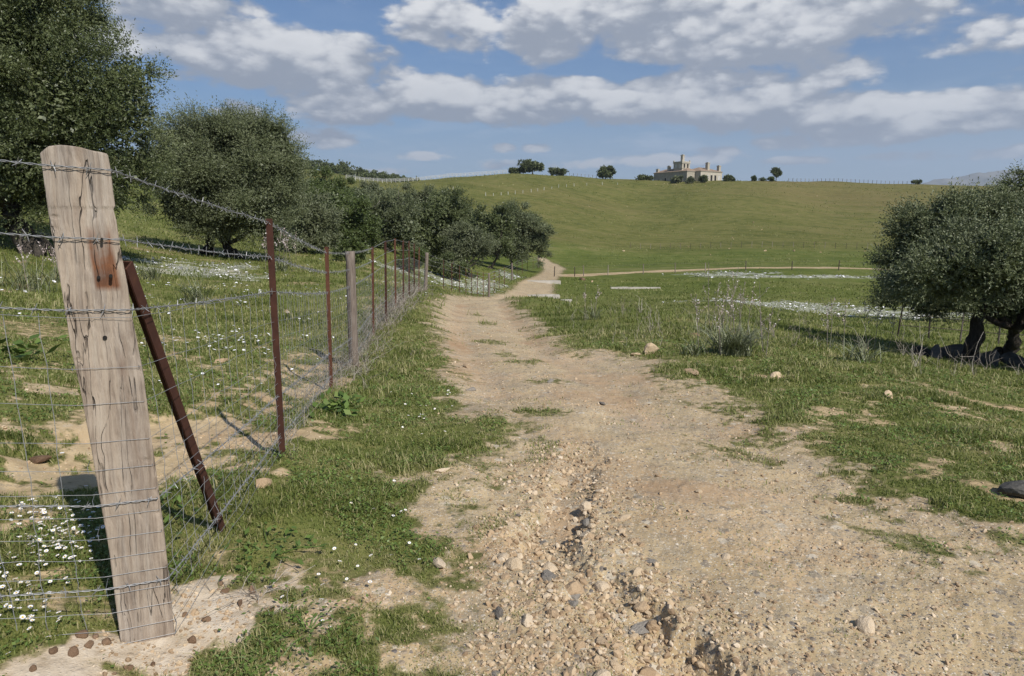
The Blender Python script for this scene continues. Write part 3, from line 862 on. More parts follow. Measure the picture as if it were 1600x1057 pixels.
def tree(name, label, cat, base, lobes, n_leaf, L, Wd, mat, r_seed, trunks=None, tr=.2, group=None, per=12, twig=.45, limbs=9, bare=0, fill=.22, fsize=1.8, **kw):
    r_ = np.random.default_rng(r_seed)
    base = np.asarray(base, float)
    o = empty(name, tuple(base), label, cat, group)
    P, D, Nn, LL, WW, var, cc = make_crown(lobes, n_leaf, L, Wd, r_, per, twig, **kw)
    # nothing grows below the ground
    gnd = base_h(P[:, 0], P[:, 1])
    keep = P[:, 2] > gnd + .12
    P, D, Nn, LL, WW, var = P[keep], D[keep], Nn[keep], LL[keep], WW[keep], var[keep]
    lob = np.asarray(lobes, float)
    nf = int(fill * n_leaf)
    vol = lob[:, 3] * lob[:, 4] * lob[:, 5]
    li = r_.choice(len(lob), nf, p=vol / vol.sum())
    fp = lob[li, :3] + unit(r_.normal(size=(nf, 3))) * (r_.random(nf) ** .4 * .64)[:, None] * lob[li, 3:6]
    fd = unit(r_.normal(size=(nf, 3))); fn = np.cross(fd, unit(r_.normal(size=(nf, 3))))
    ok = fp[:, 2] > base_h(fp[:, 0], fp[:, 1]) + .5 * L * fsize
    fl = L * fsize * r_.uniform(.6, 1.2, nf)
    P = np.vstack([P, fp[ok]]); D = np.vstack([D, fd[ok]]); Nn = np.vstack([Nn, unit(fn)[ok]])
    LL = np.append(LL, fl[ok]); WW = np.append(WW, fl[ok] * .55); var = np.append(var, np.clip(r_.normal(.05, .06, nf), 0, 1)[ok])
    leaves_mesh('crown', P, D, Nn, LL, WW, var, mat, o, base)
    top = np.average(lob[:, :3], axis=0, weights=lob[:, 3] * lob[:, 5])
    for tb in (trunks or [base]):
        tb = np.asarray(tb, float)
        mb = MB()
        fork = tb + (top - tb) * np.array([.35, .35, .42]) + r_.normal(0, .1, 3) * (top[2] - tb[2])
        p, rr_ = limb(tb - [0, 0, .25], fork, tr, tr * .62, r_, .06, 16)
        rr_ = rr_ * (1 + .10 * r_.normal(size=16))
        for k in range(5):
            ra = k * 1.257 + r_.uniform(0, .6); rl = tr * r_.uniform(1.6, 2.8)
            mb.tube([tb + [0, 0, tr * 1.5], tb + [math.cos(ra) * rl * .45, math.sin(ra) * rl * .45, tr * .45], tb + [math.cos(ra) * rl, math.sin(ra) * rl, -tr * .4]], [tr * .55, tr * .42, tr * .2], 6, .5)
        rr_[0] *= 1.5; rr_[1] *= 1.15
        mb.tube(p, rr_, 10, .5)
        for k in range(limbs):
            j = r_.integers(0, len(cc))
            p2, r2 = limb(fork, fork + (cc[j] - fork) * .72, tr * .5, tr * .08, r_, .10, 8)
            mb.tube(p2, r2, 6, .5)
            j2 = r_.integers(3, 6)
            near = cc[np.argsort(np.linalg.norm(cc - p2[j2], axis=1))[r_.integers(0, max(1, len(cc) // 5))]]
            p3, r3 = limb(p2[j2], near, tr * .22, tr * .04, r_, .1, 6)
            mb.tube(p3, r3, 5, .5)
        mb.build('trunk', M_BARK, o, tuple(base), True).location = (0, 0, 0)
    for k in range(bare):
        j = r_.integers(0, len(cc))
        s0 = cc[j] + r_.normal(0, .2, 3)
        p2, r2 = limb(s0, s0 + r_.normal(0, 1, 3) * [.6, .5, .4] + [0, -.3, .9], .03, .008, r_, .12, 6)
        MB().tube(p2, r2, 4, .8).build('bare_branch', M_TWIG, o, tuple(base)).location = (0, 0, 0)
    return o


# ---- the two big crowns on the left
Y = 21.0
b = hitg(60, 372); b[1] = Y; b[0] = at(60, 372, Y)[0]; b[2] = gz(b[0], b[1])
tree('evergreen_oak', 'tallest dark evergreen oak, cut by the left edge of the photo behind the timber post', 'tree', b,
     px_lobes(Y, [(-90, 110, 190, 170, 1), (40, 95, 120, 120), (110, 165, 105, 105, -.6), (195, 165, 56, 88), (205, 120, 42, 55, .5), (55, 20, 75, 70), (-20, -20, 120, 90, 1), (10, 250, 120, 90, -.8), (150, 265, 85, 75), (215, 245, 38, 60, .6),
                  (100, 60, 42, 50, -.3), (70, 310, 110, 40, .8), (-80, 260, 120, 100)]),
     290000, .080, .032, L_OAK, 21, [b, b + [-2.2, .5, 0]], .34, per=13, twig=.55, limbs=12, clump=.17)
Y = 31.0
b1 = hitg(326, 398); b2 = hitg(366, 404)
tree('olive_tree', 'broad grey-green olive tree with two dark trunks, right of the tallest oak', 'tree', (b1 + b2) / 2,
     px_lobes(Y, [(330, 255, 80, 72), (395, 255, 68, 68), (300, 275, 58, 75), (432, 240, 38, 44, .4), (345, 205, 62, 34), (285, 320, 46, 44, -.4), (395, 318, 62, 55, -.5), (345, 345, 62, 36), (440, 290, 30, 50, .5), (410, 205, 40, 26), (290, 215, 30, 30), (425, 355, 40, 30)]),
     230000, .090, .031, L_OLIVE, 22, [b1, b2], .24, per=13, twig=.75, limbs=10, clump=.17)

# ---- the scrubby trees down the slope towards the track
MID = [
    ('wild_olive', 'low grey thicket-like wild olive right of the broad olive', 'tree', 40, 475, 392, [(475, 340, 42, 42), (440, 365, 28, 25), (505, 365, 28, 26)], 17000, .11, .04, L_PALE, 31),
    ('mastic_tree', 'dark green mastic tree with bright leafy flanks behind the leaning fence stakes', 'tree', 47, 520, 392, [(520, 335, 40, 42), (500, 362, 34, 28), (548, 345, 32, 38), (560, 372, 28, 20)], 20000, .12, .05, L_BUSH, 32),
    ('wild_olive', 'greyish wild olive with bare dead branches in its crown', 'tree', 54, 605, 393, [(600, 342, 42, 40), (570, 335, 30, 32), (632, 350, 28, 36), (600, 372, 34, 20)], 17000, .12, .045, L_OLIVE, 33),
    ('evergreen_oak', 'rounded dark oak behind the hump of the fence', 'tree', 60, 675, 408, [(672, 348, 40, 46), (700, 330, 34, 28), (645, 362, 28, 38), (700, 370, 34, 40), (660, 398, 36, 18)], 24000, .13, .055, L_OAK, 34),
    ('wild_olive', 'small pale rounded wild olive standing before the darker trees', 'tree', 57, 733, 421, [(730, 383, 32, 28), (712, 395, 20, 20), (752, 392, 20, 20), (735, 366, 20, 14)], 15000, .10, .04, L_PALE, 35),
    ('evergreen_oak', 'dark oak whose top shows behind the pale rounded wild olive', 'tree', 72, 765, 408, [(765, 352, 30, 26), (748, 360, 24, 24), (785, 345, 26, 20), (775, 378, 30, 26)], 15000, .14, .06, L_OAK, 36),
    ('olive_tree', 'olive tree ending the tree row, leaning over the far bend of the track', 'tree', 80, 800, 414, [(808, 365, 34, 38), (842, 365, 24, 24), (788, 382, 30, 30), (822, 345, 28, 16), (845, 388, 14, 22), (810, 395, 30, 16)], 22000, .13, .05, L_OLIVE, 37),
    ('mastic_tree', 'bright green scrub tree high on the slope, beside the broad olive crown', 'tree', 75, 500, 350, [(495, 300, 34, 26), (470, 320, 24, 26), (525, 308, 24, 22)], 13000, .15, .06, L_BUSH, 38),
    ('wild_olive', 'grey feathery wild olive below the pale rail fence', 'tree', 88, 585, 345, [(585, 303, 26, 18), (606, 312, 18, 14), (565, 315, 20, 16), (592, 330, 36, 16)], 11000, .15, .06, L_PALE, 39),
    ('mastic_tree', 'green bushy tree filling the gap below the left end of the rail fence', 'tree', 92, 545, 345, [(540, 305, 24, 20), (520, 318, 26, 20), (552, 325, 28, 22)], 11000, .16, .07, L_BUSH, 40),
    ('wild_olive', 'silvery low-crowned wild olive half-way along the tree row', 'tree', 84, 652, 350, [(655, 312, 30, 16), (628, 320, 20, 16), (678, 318, 18, 16), (650, 332, 34, 18)], 12000, .15, .06, L_PALE, 41),
    ('evergreen_oak', 'dark oak on the skyline of the tree row above the pale wild olive', 'tree', 78, 712, 362, [(705, 318, 26, 22), (722, 335, 24, 24), (690, 325, 20, 20), (740, 355, 18, 20)], 12000, .14, .06, L_OAK, 42),
    ('evergreen_oak', 'small dark oak by the bend, deepest in the tree row', 'tree', 100, 790, 404, [(790, 345, 24, 18), (808, 340, 20, 13), (775, 355, 18, 20)], 8000, .16, .07, L_OAK, 43),
    ('mastic_shrub', 'low dark mastic shrub under the hump of the fence', 'shrub', 44, 648, 425, [(646, 408, 20, 16), (630, 415, 14, 10)], 5000, .10, .04, L_BUSH, 44),
    ('mastic_shrub', 'dark low shrub between the fence hump and the white grey-topped post', 'shrub', 52, 700, 430, [(690, 415, 22, 16), (714, 420, 18, 12)], 5000, .10, .045, L_OAK, 45),
    ('mastic_shrub', 'low green shrub at the foot of the dark mastic tree', 'shrub', 36, 545, 410, [(545, 390, 16, 14), (558, 396, 14, 10)], 4000, .09, .04, L_BUSH, 46),
]
for (nm, lab, cat, Yt, bx, by, lob, nl, L_, W_, mt, sd) in MID:
    bb = at(bx, by, Yt); bb[2] = gz(bb[0], bb[1])
    tree(nm, lab, cat, bb, [l[:3] + [l[3] * 1.12, l[4] * 1.12, l[5] * 1.10] for l in px_lobes(Yt, lob)], int(nl * 1.5), L_ * 1.3, W_ * 1.3, mt, sd, None, .16 if cat == 'tree' else .05, 'scrubby trees down the slope' if cat == 'tree' else 'low shrubs below the tree row',
         per=11, twig=.6 if cat == 'tree' else .35, limbs=6, bare=9 if 'bare dead' in lab else 0, clump=.20)

# ---- the tree on the right, standing among boulders
Y = 15.0
tb1 = at(1510, 560, 15.0); tb2 = at(1560, 563, 15.2)
for q in (tb1, tb2): q[2] = gz(q[0], q[1])
tree('olive_tree', 'large dark olive tree with two trunks standing among dark boulders', 'tree', tb1,
     px_lobes(Y, [(1465, 358, 62, 50), (1540, 352, 75, 46), (1425, 415, 52, 52), (1490, 438, 95, 46), (1590, 400, 95, 90), (1440, 465, 46, 28, -.3), (1560, 465, 60, 30, .3), (1660, 370, 80, 80), (1390, 474, 22, 16), (1640, 460, 60, 40), (1490, 324, 55, 22), (1420, 365, 28, 38), (1600, 342, 50, 28), (1700, 400, 90, 85, -2), (1450, 476, 50, 24), (1560, 484, 60, 22), (1640, 482, 70, 34), (1480, 420, 70, 58, -2.4), (1560, 405, 90, 76, -2.5), (1425, 440, 40, 40, -1.8), (1800, 380, 100, 90, -3.2), (1880, 430, 90, 80, -3.8)]),
     300000, .054, .020, L_OLIVE, 51, [tb1, tb2], .17, per=13, twig=.38, limbs=10, clump=.17)
Yb = 34.0
bb = at(1590, 440, Yb); bb[2] = gz(bb[0], bb[1])
tree('evergreen_oak', 'dark tree whose top shows behind the right edge olive, against the mountains', 'tree', bb,
     px_lobes(Yb, [(1590, 290, 26, 20), (1575, 285, 12, 9), (1610, 275, 24, 18), (1600, 320, 40, 30), (1620, 350, 50, 50)]), 16000, .10, .04, L_OAK, 52, None, .18, per=11, twig=.55, limbs=6)

# ---- trees on the brow of the hill
HILLT = [
    ('evergreen_oak', 'broad dark oak, tallest tree on the left half of the brow', 'tree', 350, 832, 271, [(832, 258, 17, 9), (820, 262, 9, 7), (845, 260, 8, 8)], 5000, L_OAK, 61, .35),
    ('mastic_shrub', 'low wide bush on the brow, left of the broad dark oak', 'shrub', 350, 806, 271.5, [(806, 267, 10, 4), (800, 268.5, 5, 2.5)], 1800, L_OAK, 62, .12),
    ('evergreen_oak', 'small rounded tree on the brow between the broad oak and the ball-shaped one', 'tree', 356, 870, 274, [(870, 267, 12, 5.5), (863, 269, 5, 4), (878, 269, 5, 4)], 2600, L_OAK, 63, .2),
    ('evergreen_oak', 'dense ball-shaped dark tree on the brow left of the villa', 'tree', 362, 946, 279.5, [(946, 268.5, 13, 9), (940, 272, 8, 6), (953, 272, 7, 6)], 4500, L_OAK, 64, .3),
    ('mastic_shrub', 'low dark bushes merging at the left end of the villa', 'shrub', 362, 1006, 282, [(1006, 278.5, 12, 3.5), (1014, 279.5, 6, 2.5), (996, 280, 6, 2)], 1800, L_OAK, 65, .12),
    ('olive_tree', 'pale rounded olive against the dark long side of the villa', 'tree', 346, 1056, 283.5, [(1057, 277.5, 7.5, 5), (1053, 279, 4, 3.5)], 1700, L_PALE, 66, .15),
    ('olive_tree', 'small olive at the corner of the villa, against the sunlit wall', 'tree', 344, 1080, 283.5, [(1080, 278.5, 5.5, 4.2), (1077, 280, 3, 3)], 1300, L_PALE, 67, .15),
    ('mastic_tree', 'dark green small tree before the villa, between its two sunlit walls', 'tree', 345, 1099, 283.5, [(1098, 277.5, 6.5, 5), (1101, 280.5, 4, 3)], 1500, L_OAK, 68, .15),
    ('mastic_shrub', 'dark rounded shrub at the right end of the villa', 'shrub', 352, 1137, 283.5, [(1137, 278.5, 7.5, 4.3), (1144, 281, 5, 2.3)], 1500, L_OAK, 69, .12),
    ('umbrella_pine', 'lone thin-trunked tree with tufted crown on the brow right of the villa', 'tree', 360, 1212, 283, [(1212, 265, 6.5, 3), (1207, 267.5, 3, 3), (1217, 268, 3.5, 3.5), (1213, 272, 5, 2.6)], 1500, L_OAK, 70, .22),
    ('mastic_shrub', 'tiny bush on the brow just left of the lone thin-trunked tree', 'shrub', 360, 1193, 283, [(1193, 281, 7, 1.9)], 700, L_BUSH, 71, .1),
    ('mastic_shrub', 'narrow upright bush on the brow, midway from villa to lone tree', 'shrub', 360, 1178, 283, [(1178, 279.5, 2.2, 3.4), (1179, 282, 3, 1.5)], 600, L_BUSH, 72, .1),
    ('mastic_shrub', 'squat bush touching the foot of the lone thin-trunked tree', 'shrub', 358, 1205, 283, [(1205, 279.5, 3.6, 3)], 700, L_BUSH, 73, .1),
    ('mastic_shrub', 'dark low bush at the far right end of the brow, before the mountains', 'shrub', 364, 1434, 288, [(1434, 284.5, 8, 2.6), (1426, 286, 5, 1.6)], 1100, L_OAK, 74, .1),
]
for (nm, lab, cat, Yt, bx, by, lob, nl, mt, sd, tr_) in HILLT:
    bb = at(bx, by, Yt); bb[2] = gz(bb[0], bb[1])
    dz = bb[2] - at(bx, by, Yt)[2]
    lw = np.array(px_lobes(Yt, lob)); lw[:, 2] += dz
    tree(nm, lab, cat, bb, lw, int(nl * 1.3), min(.62, max(.22, .55 * float(lw[:, 5].max()))), min(.38, max(.14, .34 * float(lw[:, 5].max()))), mt, sd, None, tr_, 'trees and bushes along the brow', per=8, twig=min(.7, .6 * float(lw[:, 5].max())), limbs=6, clump=.3, fill=.3, fsize=2.2)

# ---- wooded ridge far behind on the left: one mass of crowns
r_ = np.random.default_rng(81)
Pl = []
nT = 620
thr = r_.uniform(math.atan(-1.05), math.atan(-.135), nT); rr_ = r_.uniform(430, 640, nT)
tx, ty = rr_ * np.sin(thr), rr_ * np.cos(thr)
tz = height(tx, ty)
acc = []
for i in range(nT):
    s_ = r_.uniform(2.2, 4.2) * (1.0 if thr[i] < -.2 else .8)
    lb = [[tx[i] + r_.normal(0, 1.2), ty[i] + r_.normal(0, 1.2), tz[i] + s_ * r_.uniform(.6, 1.1), s_ * r_.uniform(.8, 1.3), s_, s_ * .8] for k in range(2)]
    acc.append(make_crown(lb, 300, 1.0, .7, r_, 6, .9, clump=.35)[:6])
A_ = [np.concatenate([a[k] for a in acc]) for k in range(6)]
wv = np.clip(A_[5] + np.repeat(r_.normal(0, .12, nT), [len(a[0]) for a in acc]), 0, 1)
tag(leaves_mesh('woods', *A_[:5], wv * .8, L_OAK), kind='stuff')

# ================================================================== the wire fence along the track
def weathered_timber():
    m, nt, b = new_mat('hewn_timber', .85)
    tc = nd(nt, 'ShaderNodeTexCoord')
    mp = nd(nt, 'ShaderNodeMapping', {'Vector': tc.outputs['Object'], 'Scale': (1, 1, .07)})
    wob = noise(nt, tc.outputs['Object'], 3, 3, .5)
    wv_ = nd(nt, 'ShaderNodeVectorMath', {0: mp.outputs[0], 1: nd(nt, 'ShaderNodeCombineXYZ', {0: ma(nt, 'MULTIPLY', wob, .05), 1: 0.0, 2: ma(nt, 'MULTIPLY', wob, .02)})}, operation='ADD').outputs[0]
    g1 = noise(nt, wv_, 38, 8, .62, .8)
    g2 = noise(nt, wv_, 110, 4, .6, .3)
    g3 = noise(nt, tc.outputs['Object'], 7, 6, .6)
    c = ramp(nt, ma(nt, 'ADD', ma(nt, 'MULTIPLY', g1, .5), ma(nt, 'ADD', ma(nt, 'MULTIPLY', g2, .2), ma(nt, 'MULTIPLY', g3, .3))), [(.34, (.12, .09, .066)), (.44, (.245, .19, .145)), (.54, (.355, .285, .22)), (.70, (.44, .375, .30))])
    # dark drying checks running with the grain
    vo = noise(nt, wv_, 19, 3, .5, .4)
    ck = nd(nt, 'ShaderNodeMapRange', {0: ma(nt, 'ABSOLUTE', ma(nt, 'SUBTRACT', vo, .5)), 1: .002, 2: .009, 3: 1.0, 4: 0.0}).outputs[0]
    ckm = nd(nt, 'ShaderNodeMapRange', {0: noise(nt, tc.outputs['Object'], 5, 3, .5), 1: .46, 2: .58}).outputs[0]
    ck = ma(nt, 'MULTIPLY', ck, ckm)
    c = mixc(nt, ma(nt, 'MULTIPLY', ck, .85), c, (.06, .044, .034))
    gp = nd(nt, 'ShaderNodeMapRange', {0: noise(nt, mp.outputs[0], 9, 5, .6, .5), 1: .45, 2: .62}).outputs[0]
    c = mixc(nt, ma(nt, 'MULTIPLY', gp, .55), c, ramp(nt, g2, [(.3, (.17, .15, .13)), (.65, (.40, .37, .335))]))
    sp = nd(nt, 'ShaderNodeSeparateXYZ', {0: tc.outputs['Object']})
    # dark resin-stained core on the right half of the lower face
    a = nd(nt, 'ShaderNodeAttribute', attribute_name='across').outputs['Fac']
    st1 = ma(nt, 'SUBTRACT', 1.0, ma(nt, 'DIVIDE', ma(nt, 'ABSOLUTE', ma(nt, 'SUBTRACT', a, ma(nt, 'MULTIPLY_ADD', g3, .3, .55))), .17), clamp=True)
    st2 = nd(nt, 'ShaderNodeMapRange', {0: sp.outputs[2], 1: 1.12, 2: 1.02}).outputs[0]
    st3 = nd(nt, 'ShaderNodeMapRange', {0: sp.outputs[2], 1: .38, 2: .72}).outputs[0]
    st = ma(nt, 'MULTIPLY', ma(nt, 'MULTIPLY', st1, st2), ma(nt, 'MULTIPLY', st3, nd(nt, 'ShaderNodeMapRange', {0: g1, 1: .38, 2: .6}).outputs[0]))
    c = mixc(nt, ma(nt, 'MULTIPLY', st, .8), c, (.13, .08, .055))
    # rust left by an iron plate
    zz = ma(nt, 'MULTIPLY_ADD', g1, .03, sp.outputs[2])
    r1 = ma(nt, 'MULTIPLY', nd(nt, 'ShaderNodeMapRange', {0: zz, 1: 1.305, 2: 1.325}).outputs[0], nd(nt, 'ShaderNodeMapRange', {0: zz, 1: 1.535, 2: 1.505}).outputs[0])
    r2 = ma(nt, 'MULTIPLY', nd(nt, 'ShaderNodeMapRange', {0: a, 1: .48, 2: .54}).outputs[0], nd(nt, 'ShaderNodeMapRange', {0: a, 1: .92, 2: .85}).outputs[0])
    worn = nd(nt, 'ShaderNodeMapRange', {0: ma(nt, 'ADD', ma(nt, 'MULTIPLY', g1, .55), ma(nt, 'ADD', ma(nt, 'MULTIPLY', g3, .55), ma(nt, 'MULTIPLY', ma(nt, 'SUBTRACT', 1.40, sp.outputs[2]), 1.3))), 1: .38, 2: .56}).outputs[0]
    rs = ma(nt, 'MULTIPLY', ma(nt, 'MULTIPLY', r1, r2), ma(nt, 'MULTIPLY_ADD', worn, .95, .05))
    c = mixc(nt, ma(nt, 'MULTIPLY', rs, .93), c, ramp(nt, g3, [(.35, (.085, .032, .015)), (.6, (.21, .078, .028))]))
    setc(nt, b, 'Base Color', c)
    hh = ma(nt, 'SUBTRACT', ma(nt, 'ADD', ma(nt, 'MULTIPLY', g1, .7), ma(nt, 'MULTIPLY', g2, .5)), ma(nt, 'MULTIPLY', ck, 1.2))
    bump(nt, b, hh, 1.0, .012)
    return m


fence = empty('wire_fence', tuple(P0B), 'long sheep-netting fence with barbed wire running beside the track from the timber post', 'fence')
FO = np.array(P0B)
# big leaning timber post: outline read at its own distance, with real thickness
rows = [(228, 62, 167), (232, 62.5, 169), (262, 67, 174), (300, 72, 178), (322, 75, 181), (327, 75.5, 178.0), (345, 78, 183), (400, 88, 191), (450, 97, 201), (500, 105, 208), (545, 112, 217), (600, 125, 227), (690, 142, 238), (760, 154, 248), (850, 170, 259), (930, 180, 268), (985, 187, 273), (1040, 195, 279)]
ys = np.array([r[0] for r in rows], float)
yy = np.concatenate([np.linspace(228, 320, 42), np.linspace(321, 348, 26), np.linspace(350, 1040, 260)])
Lx = np.interp(yy, ys, [r[1] for r in rows]); Rx = np.interp(yy, ys, [r[2] for r in rows])
nper = 96
sec_t = np.linspace(0, 1, nper, endpoint=False)
TH_ = .13
PHI = math.radians(29)
UW = np.array([math.cos(PHI), math.sin(PHI)]); UD = np.array([-math.sin(PHI), math.cos(PHI)])
V = []; AC = []; LOC = []
for k, y_ in enumerate(yy):
    l = at(Lx[k], y_, Y0); r = at(Rx[k], y_, Y0); w = (r[0] - l[0]) / (UW[0] - UW[1] * (l[0] + r[0]) / 2 / Y0); cx = (l[0] + r[0]) / 2
    # superellipse-like section, dense on the front face
    a_ = sec_t * 2 * PI
    ex, ey = np.cos(a_), np.sin(a_)
    pw = .16
    sx = np.sign(ex) * np.abs(ex) ** pw; sy = np.sign(ey) * np.abs(ey) ** pw
    sx = np.where(np.abs(ex) < 1e-9, 0, sx)
    # spread samples evenly over the long faces
    u_ = np.where(np.abs(sy) > .86, ex / np.maximum(np.abs(ey), .3) / 1.05, sx)
    u_ = np.clip(u_, -1, 1)
    lw_ = u_ * w / 2; ld_ = TH_ / 2 + sy * TH_ / 2
    X = cx + lw_ * UW[0] + ld_ * UD[0]; Yv = Y0 + lw_ * UW[1] + ld_ * UD[1]
    LOC.append(np.column_stack([lw_, ld_]))
    V.append(np.column_stack([X, Yv, np.full(nper, l[2])])); AC.append((u_ + 1) / 2)
V = np.array(V); AC = np.array(AC)
zz_ = V[:, :, 2]
LOC = np.array(LOC); lx_, ld2 = LOC[:, :, 0], LOC[:, :, 1]
gr1 = fbm(lx_ * 60 + ld2 * 40, zz_ * 3.0 + 7, 4, 401, .6); gr2 = fbm(lx_ * 16 + ld2 * 30, zz_ * 7, 3, 402)
crk = np.abs(fbm(lx_ * 24 + 3, zz_ * .9, 2, 403)); crk = sstep(.022, .0, crk) * sstep(.0, .22, fbm(lx_ * 6, zz_ * 1.6, 2, 404))
disp = .0018 * gr1 + .0026 * gr2 - .0085 * crk
# direction out of the section: mostly along the face normals
fd_ = np.where(ld2 < TH_ * .2, -1.0, np.where(ld2 > TH_ * .8, 1.0, 0.0)); fw_ = np.where(fd_ == 0, np.sign(lx_), 0.0)
V[:, :, 0] += (fd_ * UD[0] + fw_ * UW[0]) * disp; V[:, :, 1] += (fd_ * UD[1] + fw_ * UW[1]) * disp
# the sawn top slopes down to its left and right corners
topz = V[0, :, 2].copy()
ua = AC[0]
drop_ = np.interp(ua, [0, .12, .3, .6, .9, 1.0], [.030, .006, 0.0, .004, .016, .022]) + .003 * gr2[0]
for k in range(30):
    V[k, :, 2] -= drop_ * (1 - k / 30)
nrw = len(yy)
i_ = np.arange(nrw - 1)[:, None]; j_ = np.arange(nper)[None, :]; k_ = (j_ + 1) % nper
Q = np.stack([i_ * nper + j_, i_ * nper + k_, (i_ + 1) * nper + k_, (i_ + 1) * nper + j_], -1).reshape(-1, 4)
topc = V[0].mean(0) + [0, 0, .012]
Vf = np.vstack([V.reshape(-1, 3), [topc]])
Tt = np.column_stack([np.full(nper, nrw * nper), (np.arange(nper) + 1) % nper, np.arange(nper)])
ac = np.append(AC.ravel(), .5)
po = link('wooden_post', mesh_np('wooden_post', Vf - FO, [Q, Tt], [weathered_timber()], True, {'across': ac}), fence)
po['label'] = 'thick leaning hewn timber post with a rust-stained patch'
# bolt holes around the rust patch
for (hx, hy, rr0) in ((159, 374, .0045), (154, 434, .0055), (173, 432, .0055), (164, 528, .007), (157, 527, .004), (141, 482, .004)):
    c = at(hx, hy, Y0)
    dd_ = np.array([UD[0], UD[1], 0])
    c = c + np.array([UW[0], UW[1], 0]) * 0 
    MB().tube([c + dd_ * .03, c - dd_ * .0025], [rr0, rr0], 10, .2).build('bolt_hole', M_DARK, po, tuple(FO)).location = (0, 0, 0)

# the other posts
heads = []                                              # top and base of every support, for the wires
heads.append((at(229, 1003, Y0), at(117, 240, Y0)))
r_ = np.random.default_rng(91)
for e, (bp, tp) in zip(FENCE, SUP):
    bp = bp.copy(); bp[2] = gz(bp[0], bp[1]); tp = tp.copy()
    if e[0] == 'steel':
        n_ = 10; t = np.linspace(0, 1, n_)[:, None]
        a0 = bp - [0, 0, .15]
        mb = MB()
        # angle iron: two flanges
        fl = .040; th = .006
        c0 = a0; c1 = tp
        def prism(sec):
            sec = np.array(sec)
            Vb = np.column_stack([c0[0] + sec[:, 0], c0[1] + sec[:, 1], np.full(len(sec), c0[2])]); Vt = np.column_stack([c1[0] + sec[:, 0], c1[1] + sec[:, 1], np.full(len(sec), c1[2])])
            k = len(sec)
            mb.add(np.vstack([Vb, Vt]), [np.array([[i, (i + 1) % k, k + (i + 1) % k, k + i] for i in range(k)]), np.array([list(range(k))[::-1], list(range(k, 2 * k))])], r_.uniform(.2, .8))
        prism([(-fl / 2, 0), (fl / 2, 0), (fl / 2, th), (-fl / 2 + th, th), (-fl / 2 + th, fl), (-fl / 2, fl)])
        mb.build('steel_stake', M_STEEL, fence, tuple(FO)).location = (0, 0, 0)
    else:
        rad = .062 if bp[1] < 12 else .07
        n_ = 14
        t = np.linspace(0, 1, n_)
        p = (bp - [0, 0, .2]) + (tp - bp + [0, 0, .2]) * t[:, None]
        mb = MB().tube(p, rad * (1.08 - .12 * t) * (1 + .04 * r_.normal(size=n_)), 12, .5)
        mb.build('wooden_post', M_OLDPOST, fence, tuple(FO), True).location = (0, 0, 0)
    heads.append((bp + [0, -.02, 0], tp + [0, -.02, 0]))
# rusty brace leaning on the timber post
bt = at(196, 408, Y0 + .12); bb = hitg(345, 826)
mb = MB()
ax = (bt - bb) / np.linalg.norm(bt - bb); s1_ = np.cross(ax, [0, 1, 0]); s1_ /= np.linalg.norm(s1_); s2_ = np.cross(ax, s1_)
sec = np.array([(-.026, 0), (.026, 0), (.026, .006), (-.020, .006), (-.020, .05), (-.026, .05)])
k = 6
Vb = bb - ax * .1 + sec[:, :1] * s1_ + sec[:, 1:] * s2_; Vt = bt + sec[:, :1] * s1_ + sec[:, 1:] * s2_
mb.add(np.vstack([Vb, Vt]), [np.array([[i, (i + 1) % k, k + (i + 1) % k, k + i] for i in range(k)]), np.array([list(range(k))[::-1], list(range(k, 2 * k))])], .45)
br_o = mb.build('diagonal_brace', M_STEEL, fence, tuple(FO)); br_o.location = (0, 0, 0)

# support chain, starting beyond the left edge of the photo
lft_b = hit(-560, 1190) if False else None
Lb = np.array([P0B[0] - 1.5, Y0 - .42, 0.0]); Lb[2] = gz(Lb[0], Lb[1])
chain = [(Lb, Lb + [0.0, 0, 1.75])] + heads
chain = [(np.array(a, float), np.array(b_, float)) for a, b_ in chain]


def hpt(k, hh):
    """point at height hh (metres) on support k; the timber post is taller, its wires sit higher"""
    b_, t_ = chain[k]
    H = t_[2] - b_[2]
    return b_ + (t_ - b_) * (hh / H)


# heights of barbed strands and netting wires at: left end, timber post, other supports
BARB = [(1.74, 1.70, 1.48), (1.50, 1.47, 1.27), (1.24, 1.23, 1.06), (.60, .545, .40), (.22, .235, .14)]
NETH = [(1.215, 1.205, 1.045), (1.05, 1.03, .87), (.93, .905, .76), (.79, .77, .65), (.69, .67, .56), (.60, .585, .48), (.51, .50, .41), (.43, .42, .34), (.35, .345, .275), (.28, .28, .215), (.21, .21, .155), (.14, .14, .10), (.07, .07, .045), (.015, .015, .01)]


def hts(row, k):
    return row[0] if k == 0 else row[1] if k == 1 else row[2]


def strand_pts(row, k0, k1, n, sag, jit, r_, dy=0.0):
    pts = []
    for k in range(k0, k1):
        a = hpt(k, hts(row, k)); b_ = hpt(k + 1, hts(row, k + 1))
        if k == 0: b_ = b_ + np.array([-.098 * UW[0] - .010 * UD[0], -.098 * UW[1] - .010 * UD[1], .006])
        if k == 1: a = a + np.array([.098 * UW[0] - .012 * UD[0], .098 * UW[1] - .012 * UD[1], -.004])
        t = np.linspace(0, 1, n, endpoint=False)[:, None]
        seg = a + (b_ - a) * t
        seg[:, 2] -= (4 * t * (1 - t))[:, 0] * sag * np.linalg.norm(b_ - a)
        seg += r_.normal(0, jit, seg.shape) * (np.sin(t * PI) + .15)
        pts.append(seg)
        if k == 0: pts.append(b_[None])
    pts.append(hpt(k1, hts(row, k1))[None])
    q = np.concatenate(pts); q[:, 1] += dy
    return q


